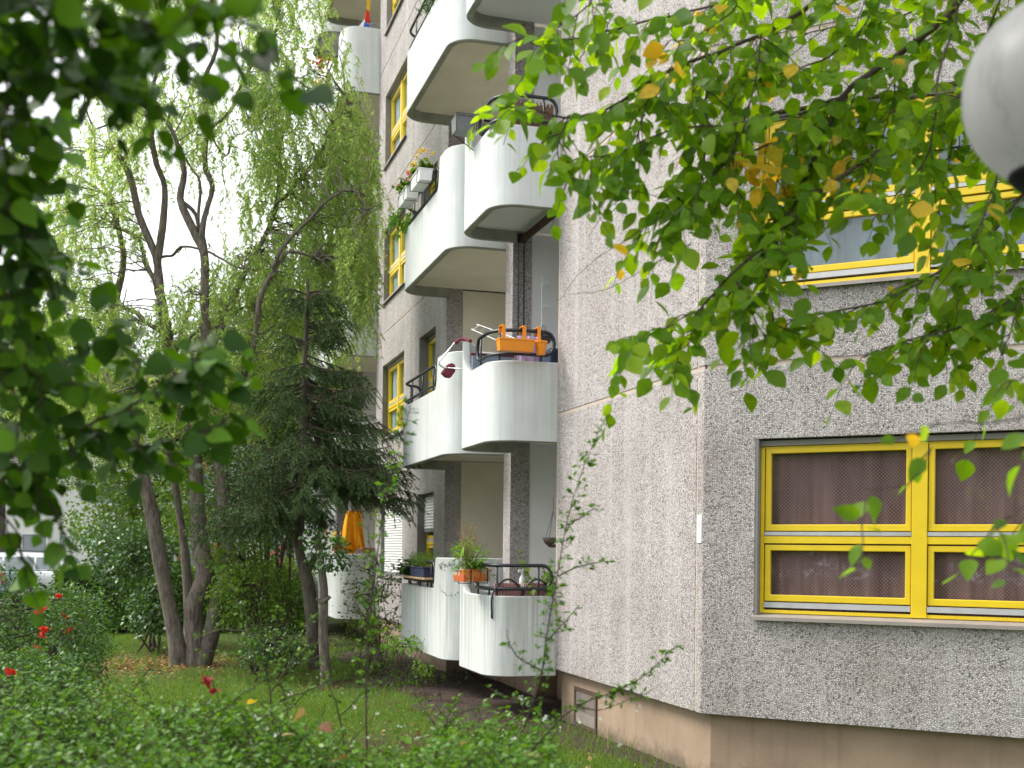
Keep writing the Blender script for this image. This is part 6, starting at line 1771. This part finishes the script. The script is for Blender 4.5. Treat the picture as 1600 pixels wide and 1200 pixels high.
# clods and crumbs on the bare earth
n = 5200
s_ = RNG.uniform(-1, 15, n); t_ = RNG.uniform(-.3, 1.25, n)
Pc = np.array([W(a, b) for a, b in zip(s_, t_)]); Pc[:, 2] = [ground_z(a, b) + .035 for a, b in Pc[:, :2]]
tet = (np.array([(-.5, -.3, -.2), (.5, -.35, -.2), (0, .55, -.2), (.05, .02, .5)]), np.array([(0, 1, 3), (1, 2, 3), (2, 0, 3)]))
V, Fc = place(tet, Pc, rnd(n) * np.array([1, 1, .2]), np.array([0, 0, 1.]) + rnd(n, .25), RNG.uniform(.012, .05, n) * RNG.uniform(.4, 1, n))
tag(np_object("soil_crumbs", V, Fc, plain("earth_crumb", (.055, .036, .026), .95, var=.6, scale=20)), "small clods and crumbs on the bare earth under the balconies", None, None, 'stuff')
# green weeds along the far part of the earth strip
n = 1500
s_ = RNG.uniform(3.2, 14, n); t_ = 1.0 + RNG.normal(0, .35, n) - .03 * s_
Pc = np.array([W(a, b) for a, b in zip(s_, t_)]); Pc[:, 2] = [ground_z(a, b) + RNG.uniform(.02, .14) for a, b in Pc[:, :2]]
V, Fc = place(leaf_mid(.55), Pc, rnd(n) + np.array([0, 0, .5]), np.array([0, 0, 1.]) + rnd(n, .5), RNG.uniform(.03, .08, n))
tag(np_object("weeds", V, Fc, M['leaf_hedge']), "fresh weeds along the edge of the bare earth", None, None, 'stuff')
# low herbs and weeds in the lawn
n = 5200
Y_ = 7 + 15 * RNG.uniform(0, 1, n); X_ = RNG.uniform(-.48, .1, n) * Y_
P = np.stack([X_, Y_, [ground_z(a, b) + RNG.uniform(.01, .09) for a, b in zip(X_, Y_)]], 1)
P = P[~in_bed(P) & (patch(P) > -.5)]
V, Fc = place(leaf_mid(.6), P, rnd(len(P)) * np.array([1, 1, .5]) + np.array([0, 0, .3]), np.array([0, 0, 1.]) + rnd(len(P), .5), RNG.uniform(.03, .065, len(P)))
tag(np_object("weeds", V, Fc, M['leaf_mid']), "low weeds and clover in the lawn", None, None, 'stuff')
tb = TB()
qd = smooth_path([px(x, y, 7.6) * [1, 1, 0] + [0, 0, .55 - .0006 * (x - 120)] for x, y in [(118, 1108), (170, 1115), (215, 1122), (240, 1135), (275, 1150)]], 16)
tb.tube(qd, np.linspace(.012, .02, 16), 6)
for k, dv in ((5, (.05, .1, .14)), (9, (-.06, .05, .12)), (12, (.1, -.08, .08))): tb.tube([qd[k], qd[k] + np.array(dv)], np.array([.008, .004]), 5)
tb.tube(np.array([qd[-1], qd[-1] + [.25, .1, -.25], [qd[-1][0] + .5, qd[-1][1] + .2, 0.0]]), np.array([.02, .022, .024]), 6)
tag(tb.build("dead_branch", M['twig_grey']), "grey dead branch lying in the plants at lower left", "branch")
big = [(478, 1115, 4.3, .10), (500, 1133, 4.3, .07), (540, 1186, 4.2, .08), (200, 1140, 5, .05), (185, 1155, 5, .055), (825, 1150, 4.4, .05), (850, 1185, 4.3, .07), (440, 1150, 4.4, .05), (95, 1195, 4.5, .07), (625, 1160, 4.5, .045), (730, 1160, 4.4, .04), (385, 1100, 4.6, .05)]
for i, (x, y, Y, s) in enumerate(big):
    me = bpy.data.meshes.new("fallen_leaf"); v_, f_ = leaf_full(.7, .3, .3); me.from_pydata((v_ * s).tolist(), [], f_.tolist()); me.materials.append(M['leaf_fallen'] if i not in (11,) else M['petal_yellow'])
    o = bpy.data.objects.new("fallen_leaf", me); COL.objects.link(o); o.location = tuple(px(x, y, Y)); o.rotation_euler = (RNG.normal(0, .5), RNG.normal(0, .5), RNG.uniform(0, 6))
    labs = ["large tan dry leaf caught upright in the shrub left of the tall shoot", "pale curled dry leaf just below the large tan one", "orange-brown dry leaf at the bottom edge near the tall shoot", "orange leaf in the shrub at lower left, upper of a close pair", "orange leaf in the shrub at lower left, lower of a close pair", "brown dry leaf in the shrub under the near white balcony", "rust-brown dry leaf at the bottom edge under the pebble corner", "golden dry leaf left of the large tan leaf", "orange leaf at the bottom left corner", "pinkish dry leaf just right of the tall shoot", "small orange-brown leaf right of centre in the bottom shrub", "bright yellow leaf in the shrub left of centre"]
    tag(o, labs[i], "leaf", "fallen leaves caught in the foreground shrub")

# ================================================================== street beyond the hedge: cars and a house
def car(label, loc, rz, col, estate=True, scale=1.0):
    t = thing("parked_car", label, "car", loc, rz, "cars parked on the street beyond the hedge")
    paint = plain("car_paint", col, .25, .1, var=.03)
    L, Wd = 4.5, 1.74
    # side profile, x forward; lower body
    body = [(-2.2, .35), (-2.25, .55), (-2.2, .88), (-2.1, .95), (1.1, .97), (1.95, .82), (2.2, .66), (2.25, .4), (2.1, .28), (1.75, .28), (1.66, .5), (1.45, .6), (1.24, .5), (1.15, .28), (-1.05, .28), (-1.14, .5), (-1.35, .6), (-1.56, .5), (-1.65, .28), (-2.1, .28)]
    if estate: roof = [(-2.12, .97), (-1.92, 1.38), (-1.75, 1.46), (-.2, 1.50), (.35, 1.44), (1.05, .98)]
    else: roof = [(-2.05, .97), (-1.55, 1.30), (-1.15, 1.42), (-.3, 1.45), (.3, 1.38), (1.05, .98)]
    def loft(pts, y_at, name, mat, parent, bevel=0.03):
        mb = MB(); n = len(pts)
        vs = [(x, -y_at(z), z) for x, z in pts] + [(x, y_at(z), z) for x, z in pts]
        mb.add(vs, [tuple(range(n)), tuple(range(n, 2 * n))[::-1]] + [(i, i + n, (i + 1) % n + n, (i + 1) % n) for i in range(n)])
        return mb.build(name, mat, parent, bevel=bevel, smooth=True, auto=35)
    loft(body, lambda z: Wd / 2 - (.05 if z < .4 or z > .9 else 0), "body", paint, t, .035)
    yt = lambda z: Wd / 2 - .06 - .34 * max(0, z - .97)
    loft(roof, yt, "cabin", paint, t, .03)
    gm = M['car_glass']
    rp = dict()
    def side_glass(x0, x1, x2, x3, name="side_window"):
        for sg in (-1, 1):
            pts = [(x0, 1.00), (x1, 1.00), (x2, 1.36), (x3, 1.36)]
            mb = MB(); vs = [(x, sg * (yt(z) + .004), z) for x, z in pts] + [(x, sg * (yt(z) - .02), z) for x, z in pts]
            mb.add(vs, [(0, 1, 2, 3), (7, 6, 5, 4)] + [(i, i + 4, (i + 1) % 4 + 4, (i + 1) % 4) for i in range(4)])
            mb.build(name, gm, t)
    if estate:
        side_glass(-1.98, -1.18, -1.18, -1.80); side_glass(-1.12, -.22, -.22, -1.12); side_glass(-.16, .92, .36, -.16)
    else:
        side_glass(-1.85, -1.18, -1.18, -1.42); side_glass(-1.12, -.22, -.22, -1.12); side_glass(-.16, .92, .36, -.16)
    r0, r1 = roof[0], roof[1]
    mb = MB()
    for sg in (0,):
        a, b = .12, .88
        p0 = (r0[0] + (r1[0] - r0[0]) * a - .012, r0[1] + (r1[1] - r0[1]) * a); p1 = (r0[0] + (r1[0] - r0[0]) * b - .012, r0[1] + (r1[1] - r0[1]) * b)
        vs = [(p0[0], -yt(p0[1]) + .1, p0[1]), (p0[0], yt(p0[1]) - .1, p0[1]), (p1[0], yt(p1[1]) - .1, p1[1]), (p1[0], -yt(p1[1]) + .1, p1[1])]
        vs += [(x + .03, y, z) for x, y, z in vs]
        mb.add(vs, [(0, 1, 2, 3), (7, 6, 5, 4)] + [(i, i + 4, (i + 1) % 4 + 4, (i + 1) % 4) for i in range(4)])
    mb.build("rear_window", gm, t)
    f0, f1 = roof[-1], roof[-2]
    vs = [(f0[0] + .0, -.72, f0[1] + .04), (f0[0] + .0, .72, f0[1] + .04), (f1[0] + .03, .6, f1[1] - .02), (f1[0] + .03, -.6, f1[1] - .02)]; vs += [(x - .03, y, z - .01) for x, y, z in vs]
    MB().add(vs, [(0, 1, 2, 3), (7, 6, 5, 4)] + [(i, i + 4, (i + 1) % 4 + 4, (i + 1) % 4) for i in range(4)]).build("windscreen", gm, t)
    for x in (-1.35, 1.45):
        for sg in (-1, 1):
            fn = lambda a, b, c, x=x, sg=sg: (x + a, sg * (Wd / 2 - .11) + c, .31 + b)
            w = MB(); pr = [(.31 * math.cos(a), .31 * math.sin(a)) for a in np.linspace(0, 2 * math.pi, 21)[:-1]]
            wo = w.prism(pr, -.09, .09, fn=fn).build("wheel", M['tyre'], t, bevel=.02)
            MB().prism([(.2 * math.cos(a), .2 * math.sin(a)) for a in np.linspace(0, 2 * math.pi, 17)[:-1]], .091 * sg, .10 * sg, fn=fn).build("rim", M['steel'], wo)
    for sg in (-1, 1):
        MB().box((-2.27, sg * .62, .62), (-2.16, sg * .84, .93)).build("tail_light", M['tail_red'], t, bevel=.02)
        MB().box((2.10, sg * .5, .60), (2.24, sg * .8, .74)).build("headlight", M['white_plastic'], t, bevel=.02)
        if estate: MB().tube(smooth_path([(-1.75, sg * .6, 1.47), (-1.65, sg * .6, 1.53), (.1, sg * .6, 1.545), (.2, sg * .6, 1.49)], 12), .014, 6).build("roof_rail", M['black'], t)
    MB().box((-2.29, -.8, .4), (-2.2, .8, .58)).build("bumper", paint, t, bevel=.02)
    MB().box((-2.30, -.26, .6), (-2.255, .26, .71)).build("number_plate", M['white_plastic'], t)
    return t
M['car_glass'] = plain("car_glass", (0.16, 0.19, 0.21), .05, .0, var=.05, spec=.9)
M['tyre'] = plain("tyre_rubber", (0.02, 0.02, 0.02), .85)
M['tail_red'] = plain("tail_light_red", (0.55, 0.02, 0.015), .25)
car("white estate car with roof rails parked behind the hedge at the left", (px(122, 880, 36)[0] - 2.25, 36.2, .33), math.pi, (.78, .79, .80), True)
car("light blue car with a red tail light, half hidden at the left edge", (px(24, 905, 34.6)[0] - 2.28, 34.6, .33), math.pi, (.30, .38, .48), False)
car("grey-blue car glimpsed between willow and spruce", (px(470, 870, 37)[0] - 1.9, 37.0, .33), math.pi, (.20, .26, .34), False)

# house across the street: white render with brick-red bays
hs_ = thing("house", "white rendered house with brick-red bays across the street", "house", (-15.3, 48.0, 0.3), 0)
wr = plain("white_render", (.70, .69, .67), .9, var=.08, scale=.8)
brk, nt_, b_ = new_mat("red_brick")
bt = nt_.nodes.new("ShaderNodeTexBrick"); bt.inputs["Scale"].default_value = 4.2
bt.inputs["Color1"].default_value = (.42, .14, .085, 1); bt.inputs["Color2"].default_value = (.50, .19, .12, 1); bt.inputs["Mortar"].default_value = (.45, .38, .33, 1)
tc = nt_.nodes.new("ShaderNodeTexCoord"); mp_ = nt_.nodes.new("ShaderNodeMapping"); mp_.inputs["Rotation"].default_value = (math.radians(90), 0, 0)
nt_.links.new(tc.outputs["Object"], mp_.inputs[0]); nt_.links.new(mp_.outputs[0], bt.inputs["Vector"]); nt_.links.new(bt.outputs[0], b_.inputs["Base Color"]); b_.inputs["Roughness"].default_value = .9
MB().box((-14, 0, -.3), (13, 9, 7.4)).build("wall", wr, hs_)
rf = MB().add([(-14.4, -.5, 7.4), (13.4, -.5, 7.4), (13.4, 9.5, 7.4), (-14.4, 9.5, 7.4), (-12, 4.5, 9.6), (11, 4.5, 9.6)], [(0, 1, 5, 4), (1, 2, 5), (2, 3, 4, 5), (3, 0, 4), (3, 2, 1, 0)]).build("roof", plain("roof_tiles", (.20, .11, .085), .85, var=.3, scale=7), hs_)
MB().box((4, 4, 8.4), (5, 5, 10.3)).build("chimney", brk, rf)
for x0 in (-11.2, 2.0, 8.6):
    MB().box((x0 - .25, -.12, -.3), (x0 + 1.45, -.003, 7.38)).build("brick_bay", brk, hs_)
    for zz in (.9, 3.4, 5.6):
        w = MB().ring((x0, zz, x0 + 1.2, zz + 1.35), (x0 + .07, zz + .07, x0 + 1.13, zz + 1.28), (-.08, .14 - .001), lambda a, n, z: (a, -n, z)).box((x0 + .57, -.13, zz + .071), (x0 + .63, -.10, zz + 1.279)).build("window", M['white_plastic'], hs_)
        MB().box((x0 + .069, -.126, zz + .069), (x0 + 1.131, -.121, zz + 1.281)).build("pane", M['car_glass'], w)
        MB().box((x0 - .05, -.2, zz - .06), (x0 + 1.25, -.121, zz - .002)).build("sill", M['lip'], w)
for x0 in (-8.0, -4.6, -1.6, 5.4):
    for zz in (.9, 3.4, 5.6):
        w = MB().ring((x0, zz, x0 + 1.1, zz + 1.35), (x0 + .07, zz + .07, x0 + 1.03, zz + 1.28), (-.02, .05), lambda a, n, z: (a, -n, z)).build("window", M['white_plastic'], hs_)
        MB().box((x0 + .069, -.006, zz + .069), (x0 + 1.031, -.001, zz + 1.281)).build("pane", M['car_glass'], w)
        MB().box((x0 - .05, -.1, zz - .06), (x0 + 1.15, -.002, zz - .002)).build("sill", M['lip'], w)
dp = MB().tube([(1.2, -.08, 0), (1.2, -.08, 7.3)], .05, 8).build("drainpipe", M['strip'], hs_)
# small painted scrawl on the white wall, just loops of green
tb = TB()
for i in range(5):
    x = -.75 + i * .34
    tb.tube(smooth_path([(x - 2.3, -.012, 1.75), (x - 2.22, -.012, 2.15), (x - 2.1, -.012, 1.95), (x - 2.16, -.012, 1.72), (x - 2.0, -.012, 2.1)], 14), .022, 5)
tb.build("graffiti", plain("green_spray_paint", (.10, .38, .30), .8), hs_)
